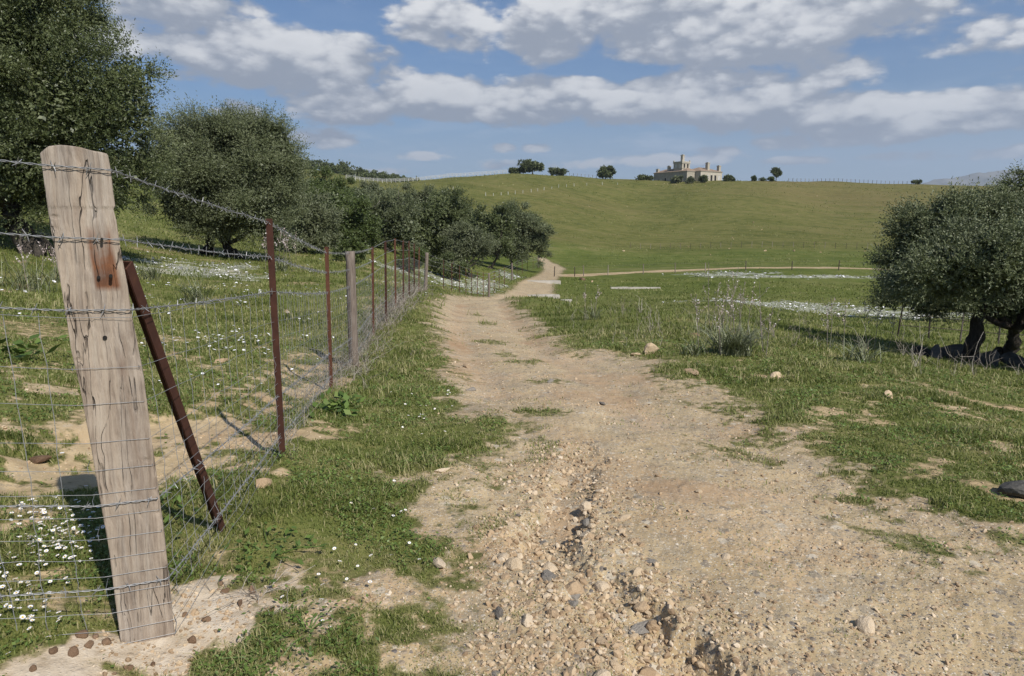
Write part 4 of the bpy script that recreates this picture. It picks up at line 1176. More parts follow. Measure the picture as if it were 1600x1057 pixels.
def resample(p, step):
    d = np.concatenate([[0], np.cumsum(np.linalg.norm(np.diff(p, axis=0), axis=1))])
    s = np.arange(0, d[-1], step)
    return np.column_stack([np.interp(s, d, p[:, i]) for i in range(3)])


r_ = np.random.default_rng(92)
K_NEAR = 5
for bi, row in enumerate(BARB):
    mb = MB()
    base = strand_pts(row, 0, K_NEAR, 16, .004, .0015, r_, -.004 * (bi > 2))
    p = resample(base, .011)
    ph = np.arange(len(p)) * .011 / .075 * 2 * PI
    for s in (0, PI):
        off = np.column_stack([np.zeros(len(p)), np.cos(ph + s), np.sin(ph + s)]) * .0024
        off[:, 0] = -off[:, 1] * .3
        mb.tube(p + off, .0016, 4, .5, cap=False)
    step = 9
    for i in range(4, len(p) - 4, step):
        c = p[i]; tdir = unit((p[i + 2] - p[i - 2])[None])[0]
        n1_ = np.cross(tdir, unit(r_.normal(size=(1, 3)))[0]); n1_ /= np.linalg.norm(n1_)
        n2_ = np.cross(tdir, n1_)
        for sg in (1, -1):
            mb.tube([c - tdir * .005 - n1_ * .013 * sg * .3, c + tdir * .002 * sg, c + n1_ * .021 * sg + tdir * .008 * sg], [.0018, .0020, .0009], 3, .6, cap=False)
            mb.tube([c + tdir * .004, c + n2_ * .021 * sg - tdir * .008 * sg], [.0020, .0009], 3, .6, cap=False)
    if bi < 3:
        far_ = strand_pts(row, K_NEAR, len(chain) - 1, 5, .002, .003, r_)
        mb.tube(far_, .0032 + .00010 * np.maximum(far_[:, 1] - 9, 0), 4, .5, cap=False)
    else:
        far_ = strand_pts(row, K_NEAR, 12, 5, .004, .006, r_)
        mb.tube(far_, .003, 4, .5, cap=False)
    mb.build('barbed_wire', M_WIRE, fence, tuple(FO)).location = (0, 0, 0)

mb = MB()
KN = 12
for hi, row in enumerate(NETH):
    p = strand_pts(row, 0, KN, 12, .0, .0035, r_)
    rad = np.interp(p[:, 1], [0, 3, 9, 28], [.0010, .0010, .0014, .0020])
    mb.tube(p, rad, 4, .5, cap=False)
for k in range(0, KN):
    L_ = np.linalg.norm(chain[k + 1][0] - chain[k][0])
    n_ = max(2, int(L_ / (.118 if k < 4 else .155 if k < 6 else .22)))
    for i in range(n_):
        t = (i + .5) / n_ + r_.normal(0, .006)
        pts = []
        bow = r_.normal(0, .006); wav = r_.normal(0, .007)
        for hi, row in enumerate(NETH):
            a = hpt(k, hts(row, k)); b_ = hpt(k + 1, hts(row, k + 1))
            q = a + (b_ - a) * (t + (bow * math.sin(hi / 13 * PI) + wav * math.sin(hi / 13 * 5)) / max(L_, .5))
            pts.append(q + r_.normal(0, .0025, 3))
        pts = np.array(pts)
        # vertical stays bow between the line wires
        dense = []
        for q0, q1 in zip(pts[:-1], pts[1:]):
            dense += [q0, (q0 + q1) / 2 + r_.normal(0, .0035, 3)]
        dense.append(pts[-1])
        rad = .0014 if k < 3 else .0016 if k < 6 else .0016
        mb.tube(dense, rad, 3, .5, cap=False)
for k in range(KN, len(chain) - 1):
    for row in NETH[::3]:
        mb.tube([hpt(k, hts(row, k)), hpt(k + 1, hts(row, k + 1))], .004, 3, .5, cap=False)
# loose loops of wire tied round the timber post
for row in NETH[1::3] + BARB[:4]:
    c = hpt(1, row[1])
    U3 = np.array([UW[0], UW[1], 0]); D3 = np.array([UD[0], UD[1], 0]); w2 = .098
    mb.tube([c + U3 * w2 - D3 * .01, c + U3 * (w2 + .008) + D3 * .06, c + U3 * w2 + D3 * .145, c + D3 * .15, c - U3 * w2 + D3 * .145, c - U3 * (w2 + .006) + D3 * .06, c - U3 * w2 - D3 * .01], .0012, 3, .5, cap=False)
mb.build('sheep_netting', M_WIRE, fence, tuple(FO)).location = (0, 0, 0)
# ================================================================== rail fence, stakes and wire fences on the hill
def chain_fence(name, label, pts, hgt, pr, rails, post_mat, rail_mat, rail_r, part='post', rail='rail', cat='fence', sides=6):
    """posts standing at surveyed points, rails or wires between them; every post and rail is a part"""
    g = [np.array([p[0], p[1], gz(p[0], p[1])]) for p in pts]
    o = empty(name, tuple(g[0]), label, cat)
    r_ = np.random.default_rng(len(pts))
    tops = []
    for q in g:
        h_ = hgt * r_.uniform(.92, 1.06)
        t_ = q + [r_.normal(0, .03) * hgt, r_.normal(0, .03) * hgt, h_]
        tops.append(t_)
        MB().tube([q - [0, 0, .2], (q + t_) / 2, t_], [pr * 1.05, pr, pr * .9], sides, r_.random()).build(part, post_mat, o, tuple(g[0])).location = (0, 0, 0)
    for f in rails:
        p = np.array([q + (t_ - q) * f + [0, -pr * .9, 0] for q, t_ in zip(g, tops)])
        MB().tube(p, rail_r, 4, .6).build(rail, rail_mat, o, tuple(g[0])).location = (0, 0, 0)
    return o


def line_px(lst, n):
    """resample a list of (px, py, Y) into n plan points"""
    q = np.array([at(*e)[:2] for e in lst])
    d = np.concatenate([[0], np.cumsum(np.linalg.norm(np.diff(q, axis=0), axis=1))])
    s = np.linspace(0, d[-1], n)
    return np.column_stack([np.interp(s, d, q[:, 0]), np.interp(s, d, q[:, 1])])


chain_fence('rail_fence', 'pale three-rail paddock fence climbing to the brow above the scrubby trees',
            line_px([(541, 287, 318), (600, 286, 325), (645, 284, 330), (700, 278, 334), (750, 274, 338), (792, 271, 342)], 38), 1.75, .10, (.42, .70, .96), M_WHITEP, M_WHITEP, .075)
chain_fence('wire_fence', 'thin post-and-wire fence along the brow between the villa and the mountains',
            line_px([(1232, 283, 366), (1300, 284, 367), (1380, 286.5, 366), (1424, 288, 365)], 30), 1.7, .10, (.9, .5), M_OLDPOST, M_OLDPOST, .012, 'fence_post', 'wire', sides=4)
chain_fence('wire_fence', 'sparse post-and-wire fence on the brow left of the ball-shaped tree',
            line_px([(884, 275, 359), (932, 278.5, 362)], 9), 1.5, .09, (.9,), M_OLDPOST, M_OLDPOST, .012, 'fence_post', 'wire', sides=4)
chain_fence('wire_fence', 'thin grey post-and-wire fence along the foot of the green hill',
            line_px([(985, 389, 157), (1120, 388, 156), (1250, 389, 154), (1372, 391, 152)], 25), 1.3, .045, (.95, .5), M_OLDPOST, M_OLDPOST, .006, 'fence_post', 'wire', sides=5)
chain_fence('wire_fence', 'widely spaced post-and-wire fence beside the pale path across the meadow',
            [hit(a, b_)[:2] for a, b_ in ((866, 432), (898, 431), (912, 430.5), (950, 429), (1005, 428), (1055, 427), (1102, 426), (1165, 425), (1237, 424.5), (1310, 424), (1372, 425))], 1.15, .055, (.93, .55), M_OLDPOST, M_OLDPOST, .006, 'fence_post', 'wire')
chain_fence('metal_rail_fence', 'rusty post-and-rail fence half hidden behind the big right-hand olive tree',
            [at(1402, 524, 21)[:2], at(1451, 528, 21)[:2], at(1500, 532, 21)[:2], at(1560, 536, 20.8)[:2], at(1620, 540, 20.6)[:2], at(1700, 545, 20.4)[:2]], 1.0, .024, (.95, .66, .36), M_BARK, M_BARK, .011)
r_ = np.random.default_rng(95)
for (px, py) in ((708, 296), (722, 300), (759, 305.5), (771, 306), (783, 305), (794, 303.5), (805, 302.5), (817, 301.5), (830, 299.5), (840, 298.5), (850, 297.5), (862, 295.5), (873, 293), (885, 291.5), (897, 290.5), (917, 289.5), (941, 288.5), (965, 288.5)):
    q = hit(px, py + 1)
    h_ = r_.uniform(.9, 1.3)
    t_ = np.array([r_.normal(0, .06), r_.normal(0, .06), h_])
    o = MB().tube([q - [0, 0, .2], q + t_ * .5, q + t_], [.08, .075, .07], 5, r_.random()).build('marker_stake', M_WHITEP, None, tuple(q))
    tag(o, 'short white stake in the curving row on the upper left of the green hill', 'stake', 'white stakes on the hillside')

# ================================================================== the villa on the brow
HA = math.radians(35)
uF = np.array([math.cos(HA), math.sin(HA), 0]); uB = np.array([-math.sin(HA), math.cos(HA), 0])
hc = at(1073, 283.3, 352.0); hc[2] = gz(hc[0], hc[1]) - .1
kx = 352.0 / F
villa = empty('villa', tuple(hc), 'pale derelict villa with clay roofs, square tower and tall chimneys on the brow', 'house', rz=HA)


def hbox(mb, a0, a1, b0, b1, z0, z1, **k):
    return mb.box(((a0 + a1) / 2, (b0 + b1) / 2, (z0 + z1) / 2), (a1 - a0, b1 - b0, z1 - z0), **k)


def hip(mb, a0, a1, b0, b1, z, h_):
    la, lb = a1 - a0, b1 - b0
    i = min(la, lb) / 2
    if la < lb:
        r0, r1 = ((a0 + a1) / 2, b0 + i * .9, z + h_), ((a0 + a1) / 2, b1 - i * .9, z + h_)
    else:
        r0, r1 = (a0 + i * .9, (b0 + b1) / 2, z + h_), (a1 - i * .9, (b0 + b1) / 2, z + h_)
    V = np.array([(a0, b0, z), (a1, b0, z), (a1, b1, z), (a0, b1, z), r0, r1])
    mb.add(V, [np.array([[3, 2, 1, 0]] + ([[1, 2, 5, 4], [3, 0, 4, 5]] if la < lb else [[0, 1, 5, 4], [2, 3, 4, 5]])), np.array([[0, 1, 4], [2, 3, 5]] if la < lb else [[1, 2, 5], [3, 0, 4]])])
    return mb


WH = 5.3
mb = MB(); hbox(mb, 0, 9, 0, 22, -1.5, WH, var=.3); w1 = mb.build('wall', M_STUCCO, villa)
mb = MB(); hbox(mb, 6, 22, -3.4, 9, -1.5, WH + .02, var=.6); w2 = mb.build('wall', M_STUCCO, villa)
mb = MB(); hbox(mb, 1, 6.6, 4.2, 9.8, WH - .5, 9.9, var=.5); tw = mb.build('tower', M_STUCCO, villa)
mb = MB(); hbox(mb, -.28, 9.28, -.28, 22.28, WH, WH + .24, var=.7); hbox(mb, 5.7, 22.3, -3.7, 9.3, WH + .022, WH + .27, var=.7); mb.build('cornice', M_STUCCO, villa)
mb = MB(); hip(mb, -.35, 9.35, -.35, 22.35, WH + .25, 1.8); mb.build('roof', M_TILE, villa)
mb = MB(); hip(mb, 5.6, 22.4, -3.8, 9.4, WH + .28, 2.2); mb.build('roof', M_TILE, villa)
# tower top: cornice, parapet, corner finials, chimney
mb = MB(); hbox(mb, .72, 6.88, 3.92, 10.08, 9.45, 9.75, var=.8); hbox(mb, .78, 6.82, 3.98, 10.02, 9.901, 10.4, var=.6); hbox(mb, .78, 6.82, 3.98, 10.02, 6.95, 7.15, var=.7); mb.build('tower_cornice', M_STUCCO, tw)
for (fa, fb) in ((1.1, 4.3), (6.5, 4.3), (6.5, 9.7), (1.1, 9.7)):
    mb = MB().box((fa, fb, 10.62), (.55, .55, .46)).box((fa, fb, 10.98), (.36, .36, .28), taper=.3)
    mb.build('finial', M_STUCCO, tw)
for (ca, cb, ct, cw) in ((3.4, 6.2, 13.6, 1.3), (1.2, 20.4, 7.4, 1.3), (1.6, 13.2, 8.6, 1.3), (13.4, -1.2, 9.8, 1.5), (20.8, -2.2, 8.6, 1.4)):
    mb = MB(); mb.box((ca, cb, (ct + WH) / 2), (cw, cw, ct - WH), var=.45).box((ca, cb, ct - .14), (cw + .3, cw + .3, .28), var=.7).box((ca, cb, ct + .12), (cw * .7, cw * .7, .24), var=.2)
    mb.build('chimney', M_STUCCO, villa)


def opening(face, s, z0, w, h_, mat, parent, arch=False, off=0.0):
    """an opening on the front (normal -b) or long side (normal -a) of the villa: surround, sill and the leaf or void in it"""
    mb = MB(); fr = MB()
    def pt(u, z, d):
        return (u, off - d, z) if face == 'front' else (off - d, u, z)
    n = 9
    if arch:
        out = [(-w / 2, z0), (w / 2, z0), (w / 2, z0 + h_ - w / 2)] + [(w / 2 * math.cos(t), z0 + h_ - w / 2 + w / 2 * math.sin(t)) for t in np.linspace(0, PI, n)[1:-1]] + [(-w / 2, z0 + h_ - w / 2)]
    else:
        out = [(-w / 2, z0), (w / 2, z0), (w / 2, z0 + h_), (-w / 2, z0 + h_)]
    k = len(out)
    V = [pt(s + u, z, .012) for u, z in out]
    mb.add(V, [np.array([list(range(k))])])
    wn = mb.build('window' if z0 > .3 else 'door', mat, parent)
    for (u0, u1, za, zb) in ((-w / 2 - .18, -w / 2, z0, z0 + h_), (w / 2, w / 2 + .18, z0, z0 + h_), (-w / 2 - .18, w / 2 + .18, z0 + h_, z0 + h_ + .2)):
        if arch and zb > z0 + h_: continue
        a = pt(s + (u0 + u1) / 2, (za + zb) / 2, .05)
        fr.box(a, (u1 - u0, .1, zb - za) if face == 'front' else (.1, u1 - u0, zb - za), var=.8)
    fr.build('surround', M_STUCCO, wn)
    return wn


for i, mt in enumerate((M_DARK, M_OPEN, M_DARK, M_DARK, M_OPEN)):
    opening('front', 8.2 + i * 2.9, .05, 1.45, 3.7, mt, villa, False, -3.4)
opening('front', 3.0, .9, 1.1, 2.2, M_DARK, villa, False, 0)
for s_, mt, z0, h_ in ((3.5, M_DARK, .05, 2.6), (9, M_DARK, 1.0, 1.8), (14, M_DARK, .05, 2.7), (17, M_OPEN, .05, 2.2), (20.2, M_OPEN, .05, 2.2)):
    opening('side', s_, z0, 1.1, h_, mt, villa, False, 0)
for s_ in (2.6, 5.0):
    opening('front', s_, 7.3, 1.1, 2.0, M_DARK, tw, True, 4.2)
for s_ in (5.7, 8.2):
    opening('side', s_, 7.3, 1.1, 2.0, M_OPEN, tw, True, 1.0)  # open arches: the sky seen through them is painted as pale panels

# ================================================================== concrete slabs, brick heap
def slab(label, c, s, rz, mat=M_CONC, name='concrete_slab', cat='slab'):
    r_ = np.random.default_rng(int(abs(c[0]) * 100 + 7))
    n = 14
    z = gz(c[0], c[1])
    mb = MB(); L_, D_, H_ = s
    xs = np.linspace(-L_ / 2, L_ / 2, n)
    top = np.column_stack([xs, np.full(n, -D_ / 2) + r_.normal(0, .03, n), np.full(n, H_) + r_.normal(0, .012, n)])
    bk = np.column_stack([xs, np.full(n, D_ / 2) + r_.normal(0, .03, n), np.full(n, H_) + r_.normal(0, .012, n)])
    lo = top - [0, .02, H_ + .25]; lo2 = bk + [0, .02, -H_ - .25]
    V = np.vstack([lo, top, bk, lo2])
    q = []
    for rw in range(3):
        for i in range(n - 1):
            q.append([rw * n + i, rw * n + i + 1, (rw + 1) * n + i + 1, (rw + 1) * n + i])
    mb.add(V, [np.array(q), np.array([[0, n, 2 * n, 3 * n], [n - 1, 4 * n - 1, 3 * n - 1, 2 * n - 1]])], .5)
    o = mb.build(name, mat); o.location = (c[0], c[1], z); o.rotation_euler = (0, 0, rz)
    return tag(o, label, cat)


slab('nearer of two pale concrete slabs lying across the track in the dip', at(834, 464, 53), (3.9, .7, .10), .02)
slab('farther pale concrete slab across the track, beyond the first one', at(840, 440, 66), (4.3, .6, .12), .03)
slab('long low white concrete curb lying alone in the green meadow', at(993, 447, 64), (4.5, .35, .16), -.03, name='concrete_curb', cat='curb')
slab('short pale concrete block beside the track, right of the nearer slab', at(884, 464, 51), (.9, .4, .12), -.1)

# ================================================================== stones
import bmesh


def stone_proto(seed, sub=2, cuts=9, flat=1.0):
    r_ = np.random.default_rng(seed)
    bm = bmesh.new(); bmesh.ops.create_icosphere(bm, subdivisions=sub, radius=1.0)
    V = np.array([v.co[:] for v in bm.verts]); Fq = np.array([[v.index for v in f.verts] for f in bm.faces]); bm.free()
    for k in range(cuts):
        d = r_.normal(size=3); d /= np.linalg.norm(d)
        c = r_.uniform(.42, .85)
        ex = np.maximum(V @ d - c, 0)
        V = V - ex[:, None] * d * .92
    V += r_.normal(0, .025, V.shape)
    V *= np.array([1.0, r_.uniform(.6, .95), r_.uniform(.42, .8) * flat])
    return V, Fq


PROTO = [stone_proto(500 + i) for i in range(14)]
PROTO_S = [stone_proto(600 + i, 1, 6) for i in range(16)]


def stones_stuff(name, pts, size, mat, r_, lift=.15, protos=PROTO_S, varlo=0, varhi=1):
    by = {}
    Vs, Fs, As = [], [], []; n = 0
    pi_ = r_.integers(0, len(protos), len(pts))
    for k in range(len(protos)):
        m = np.nonzero(pi_ == k)[0]
        if not len(m): continue
        V, Fq = protos[k]
        a = r_.uniform(0, 2 * PI, len(m)); ca, sa = np.cos(a), np.sin(a)
        tl = r_.normal(0, .3, (len(m), 2))
        W_ = V[None] * size[m][:, None, None] * r_.uniform(.75, 1.2, (len(m), 1, 3))
        X = W_[:, :, 0] * ca[:, None] - W_[:, :, 1] * sa[:, None]; Yv = W_[:, :, 0] * sa[:, None] + W_[:, :, 1] * ca[:, None]
        Z = W_[:, :, 2] + tl[:, :1] * X + tl[:, 1:] * Yv
        G = np.stack([X + pts[m][:, None, 0], Yv + pts[m][:, None, 1], Z + pts[m][:, None, 2] + (size[m] * lift)[:, None]], -1)
        Vs.append(G.reshape(-1, 3))
        Fs.append((Fq[None] + (np.arange(len(m)) * len(V))[:, None, None] + n).reshape(-1, 3))
        As.append(np.repeat(r_.uniform(varlo, varhi, len(m)), len(V)))
        n += len(m) * len(V)
    me = mesh_np(name, np.concatenate(Vs), [np.concatenate(Fs)], [mat], False, {'var': np.concatenate(As)})
    return tag(link(name, me), kind='stuff')


def scatter(n, r0, r1, th0, th1, r_, pw=1.0):
    """plan points with equal density per log distance"""
    th = r_.uniform(th0, th1, n); r = np.exp(r_.uniform(math.log(r0), math.log(r1), n) ** 1.0)
    return np.column_stack([r * np.sin(th), r * np.cos(th)])


r_ = np.random.default_rng(110)
GD_ = lambda x, y: sd_line(x, y, GULLY)[0]
# gravel all over the track, thicker beside the washed-out gully
p = scatter(105000, 1.8, 30, -.70, .72, r_)
sd, road, soil, flo, red, foot = masks(p[:, 0], p[:, 1])
dg = GD_(p[:, 0], p[:, 1])
xg = p[:, 0]
lefts = sd_poly(p[:, 0], p[:, 1], hits([(700, 1056), (760, 940), (740, 830), (770, 740), (860, 690), (930, 700), (960, 800), (1060, 900), (1180, 1056)]))
dens = (.42 + .50 * sstep(-.6, .35, lefts) + .25 * sstep(.35, .0, dg)) * road * soil + .6 * foot + .35 * (soil > .5) * (road < .4)
dens *= np.where(red > .6, .5, 1.0) * sstep(-.1, .3, fbm(p[:, 0] * 1.4, p[:, 1] * 1.4, 3, 120) + .12 + .5 * (lefts > 0))
k = r_.random(len(p)) < dens
p = p[k]; lf = lefts[k]
sz = (np.clip(np.exp(r_.normal(0, .5, len(p))), .4, 3) * (.0060 + .0026 * sstep(-.4, .3, lf))) * np.clip((np.hypot(p[:, 0], p[:, 1]) / 3.5) ** .35, .85, 2.2)
pz_ = height(p[:, 0], p[:, 1])
stones_stuff('gravel', np.column_stack([p, pz_]), sz, M_ROCK, r_)

# stones one can pick out, strewn along both sides of the gully and over the track
meshes = []
for i, (V, Fq) in enumerate(PROTO):
    for j, mt in enumerate((M_ROCK, M_GREYROCK, M_BROWNROCK)):
        pass
def stone_mesh(i, mat, var):
    V, Fq = PROTO[i % len(PROTO)]
    return mesh_np('stone', V, [Fq], [mat], False, {'var': np.full(len(V), var)})


SM = {('o', i): stone_mesh(i, M_ROCK, .2 + .055 * i) for i in range(14)}
SM.update({('g', i): stone_mesh(i, M_GREYROCK, .1 + .06 * i) for i in range(14)})
M_SHADEROCK = simple_mat('shade_dark_rock', [(.2, (.035, .033, .030)), (.5, (.075, .07, .062)), (.8, (.14, .13, .115))], 5, .95, .6, .02, varmix=.4)  # darkened rock: shade under the olive put into the colour
SM.update({('d', i): stone_mesh(i, M_SHADEROCK, .1 + .06 * i) for i in range(14)})
SM.update({('b', i): stone_mesh(i, M_BROWNROCK, .1 + .06 * i) for i in range(14)})


def put_stone(x, y, s, kind, label, group=None, cat='stone', sink=.25, name='stone', rz=None, stretch=(1, 1, 1)):
    i = int(r_.integers(0, 14))
    if 'upright' in label and s > .15: i = 9
    o = link(name, SM[(kind, i)])
    o.location = (x, y, gz(x, y) + s * (.42 - sink) * stretch[2]); o.scale = tuple(s * np.array(stretch) * r_.uniform(.85, 1.15, 3))
    o.rotation_euler = (r_.normal(0, .25), r_.normal(0, .25), r_.uniform(0, 2 * PI) if rz is None else rz)
    return tag(o, label, cat, group)


n_put = 0
cnt = {}
for zone, nmax, lab, grp in (
        (hits([(720, 1056), (760, 900), (800, 800), (850, 720), (895, 700), (870, 790), (850, 850), (940, 925), (1080, 1056)]), 110, 'angular ochre stone strewn over the washed-out ground left of the gully', 'stones left of the gully'),
        (hits([(1000, 960), (930, 880), (900, 820), (930, 740), (1000, 830), (1080, 920), (1160, 1056), (1090, 1056)]), 80, 'angular ochre stone along the right lip of the gully', 'stones on the right lip of the gully'),
        (hits([(1160, 1056), (1000, 800), (950, 680), (1150, 660), (1560, 850), (1598, 1056)]), 34, 'lone pale stone lying on the smooth right half of the track', 'stones on the right half of the track')):
    lo, hi = zone.min(0), zone.max(0)
    c = 0
    while c < nmax:
        q = lo + (hi - lo) * r_.random(2)
        # even share of the stones per picture row: nearer ones are thinned
        if r_.random() > (q[1] / hi[1]) ** .0: continue
        if sd_poly(q[:1], q[1:2], zone)[0] < 0: continue
        s = float(np.clip(np.exp(r_.normal(math.log(.020), .45)), .012, .052))
        if 'smooth right' in lab: s *= .8
        put_stone(q[0], q[1], s, 'g' if r_.random() < .06 else 'o', lab, grp, sink=.42)
        c += 1
# stones with a look or place of their own
for px, py, s, kd, st, lab in (
        (1018, 553, .17, 'o', (1.0, .8, 1.15), 'large pale upright stone at the right edge of the track, left of the asphodel clump'),
        (996, 556, .075, 'o', (1.4, .8, .7), 'small orange stone touching the large pale upright stone'),
        (1388, 622, .095, 'o', (1.1, .9, .9), 'pale brown boulder alone in the grass on the right'),
        (1078, 584, .12, 'o', (1.5, .9, .5), 'flat pinkish stone at the turf edge below the asphodel clump'),
        (1146, 579, .085, 'o', (1.0, .8, .8), 'small pale stone directly below the big asphodel clump'),
        (1212, 590, .08, 'o', (1.3, .8, .6), 'small pale stone in the grass right of the asphodel clump'),
        (1087, 527, .11, 'b', (1.0, .8, .8), 'reddish stone half hidden in grass left of the flower spikes'),
        (59, 724, .055, 'b', (1.3, .9, .8), 'smooth brown stone on the bare bank left of the timber post'),
        (1350, 985, .055, 'o', (1.2, .9, .7), 'pale cobble near the bottom edge on the right half of the track'),
        (1004, 985, .055, 'g', (1.4, .9, .5), 'flat purplish-grey slab lying in the floor of the gully'),
        (780, 963, .035, 'g', (1.1, .9, .8), 'single dark grey pebble among ochre stones on the left'),
        (736, 611, .06, 'g', (1.2, .7, .9), 'dark pointed stone on the left wheel track'),
        (860, 598, .05, 'g', (1.2, .8, .8), 'dark stone on the middle of the track before the bend'),
        (940, 632, .05, 'g', (1.3, .8, .7), 'small dark stone on the right wheel track'),
        (690, 738, .05, 'o', (1.4, .8, .6), 'pale stone at the boundary of verge and track'),
        (686, 884, .05, 'o', (1.3, .9, .8), 'paired pale stones fused by mud on the left grassy verge'),
        (730, 575, .10, 'o', (1.5, .9, .4), 'flat stone sunk in the left edge of the track'),
        (412, 762, .075, 'o', (.8, .8, 1.0), 'rough pale stone at the foot of the netting, by the first rusty stake'),
        (730, 776, .028, 'o', (1.2, .9, .7), 'small whitish stone between grass and gravel'),
        (1594, 777, .12, 'd', (1.1, .9, .9), 'dark stone standing in for a shadow on the grass at the right edge'),  # added stone, takes the place of a cast shadow
        (345, 567, .09, 'o', (1.2, .8, .7), 'pale stone in the grass behind the netting'),
        (452, 492, .11, 'o', (1.5, .8, .6), 'pale flat stone behind the second rusty stake'),
        (910, 438, .55, 'b', (1.3, .7, .5), 'reddish heap-like stone in the meadow beside the path'),
        (925, 441, .35, 'o', (1.3, .7, .5), 'pale stone right of the reddish one in the meadow')):
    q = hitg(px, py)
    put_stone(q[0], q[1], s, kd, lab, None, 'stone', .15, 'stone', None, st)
# brown clods around the foot of the timber post
for px, py in ((150, 998), (128, 994), (168, 1006), (140, 1010), (115, 1022), (52, 1048), (288, 963), (322, 972), (352, 926), (375, 946), (425, 955), (300, 1003), (240, 1040), (395, 925), (84, 1020), (344, 914), (200, 1046)):
    q = hitg(px, py)
    put_stone(q[0], q[1], float(r_.uniform(.012, .024)), 'b', 'brown crumbly clod on the pale earth around the timber post', 'brown clods at the post foot', 'clod', .3, 'earth_clod', None, (1, .9, 1.5))
# boulders under the right-hand tree, its shade put into their colour
for px, py, Yb_, s, st, lab in ((1440, 562, 14.2, .30, (1.1, .8, .7), 'leftmost dark boulder under the right-hand olive tree'),
                                (1484, 560, 14.3, .42, (.9, .8, 1.0), 'pointed dark boulder left of the two olive trunks'),
                                (1538, 566, 13.9, .40, (1.0, .8, .8), 'broad dark boulder before the two olive trunks'),
                                (1590, 575, 13.6, .46, (1.0, .9, .7), 'dark boulder at the right edge under the olive tree'),
                                (1462, 568, 13.8, .24, (1.2, .8, .6), 'low dark boulder wedged between the two left boulders'),
                                (1640, 580, 13.6, .6, (1.1, .9, .7), 'dark boulder mostly beyond the right edge, below the olive crown')):
    q = at(px, py, Yb_)
    put_stone(q[0], q[1], s, 'd', lab, None, 'boulder', .1, 'boulder', None, st)
# pale stones speckled over the hill
for i in range(46):
    px = r_.uniform(900, 1390); py = r_.uniform(284, 400) if i > 22 else r_.uniform(285, 292)
    if i <= 22: px = r_.uniform(1000, 1150)
    q = hit(px, py)
    put_stone(q[0], q[1], float(r_.uniform(.16, .34)), 'o', 'small pale stone speckling the green hillside', 'pale stones on the hill', 'stone', .1)

# ================================================================== grass
def blades(name, p, hgt, wid, r_, lean=.55, var=None, mat=None):
    n = len(p)
    a = r_.uniform(0, 2 * PI, n); d = np.column_stack([np.cos(a), np.sin(a), np.zeros(n)])
    b2 = a + PI / 2 + r_.normal(0, .5, n); s = np.column_stack([np.cos(b2), np.sin(b2), np.zeros(n)])
    ln = np.abs(r_.normal(lean, .3, n))
    up = np.array([0, 0, 1.0])
    h_ = hgt[:, None]; w_ = wid[:, None] / 2
    mid = p + up * h_ * .55 + d * h_ * (ln * .28)[:, None]
    tip = p + up * h_ * (1 - .25 * np.clip(ln, 0, 1.6))[:, None] + d * h_ * ln[:, None]
    V = np.stack([p - s * w_, p + s * w_, mid + s * w_ * .75, mid - s * w_ * .75, tip], 1).reshape(-1, 3)
    o5 = np.arange(n)[:, None] * 5
    q = np.array([0, 1, 2, 3])[None] + o5; t = np.array([3, 2, 4])[None] + o5
    if var is None: var = np.clip(r_.normal(.45, .2, n), 0, 1)
    me = mesh_np(name, V, [q, t], [mat or L_GRASS], False, {'var': np.repeat(var, 5)})
    return tag(link(name, me), kind='stuff')


r_ = np.random.default_rng(130)
p = scatter(600000, 1.75, 15, -.78, .84, r_)
sd, road, soil, flo, red, foot = masks(p[:, 0], p[:, 1])
cl_ = fbm(p[:, 0] * 3.2, p[:, 1] * 3.2, 3, 140, .6)
dens = sstep(.78, .08, soil + .28 * cl_) ** 1.3 * (.5 + .75 * sstep(-.25, .3, cl_))
mx_ = sd_poly(p[:, 0], p[:, 1], MIXED) > -.3
dens = np.maximum(dens, road * sstep(.05, .4, fbm(p[:, 0] * 2.1, p[:, 1] * 2.1, 4, 143, .65)) * np.where(mx_, .45, .07) * (foot < .3))
k = r_.random(len(p)) < dens * .95
p = p[k]; rr = np.hypot(p[:, 0], p[:, 1]); cl_ = cl_[k]
tall = sstep(-.2, .45, fbm(p[:, 0] * .9, p[:, 1] * .9, 3, 141))
hg = (.015 + .028 * tall + .008 * cl_) * np.exp(r_.normal(0, .35, len(p))) * np.clip((rr / 4) ** .45, .9, 1.7)
wd = .0042 * np.clip((rr / 3) ** .85, .8, 5) * r_.uniform(.7, 1.3, len(p))
dry = fbm(p[:, 0] * 1.5, p[:, 1] * 1.5, 4, 142, .6)
vr = np.clip(.42 + .42 * dry + r_.normal(0, .16, len(p)) + .6 * sstep(.05, .5, soil[k]) * r_.random(len(p)), 0, 1)
st_ = r_.random(len(p)) < .10 + .10 * sstep(0, .4, dry)
vr = np.where(st_, r_.uniform(.8, 1.0, len(p)), vr)
hg = hg * (1 - .55 * sstep(.05, .5, soil[k])) * np.where(st_, 1.35, 1.0)
blades('grass', np.column_stack([p, height(p[:, 0], p[:, 1])]), hg, wd, r_, .7, vr)
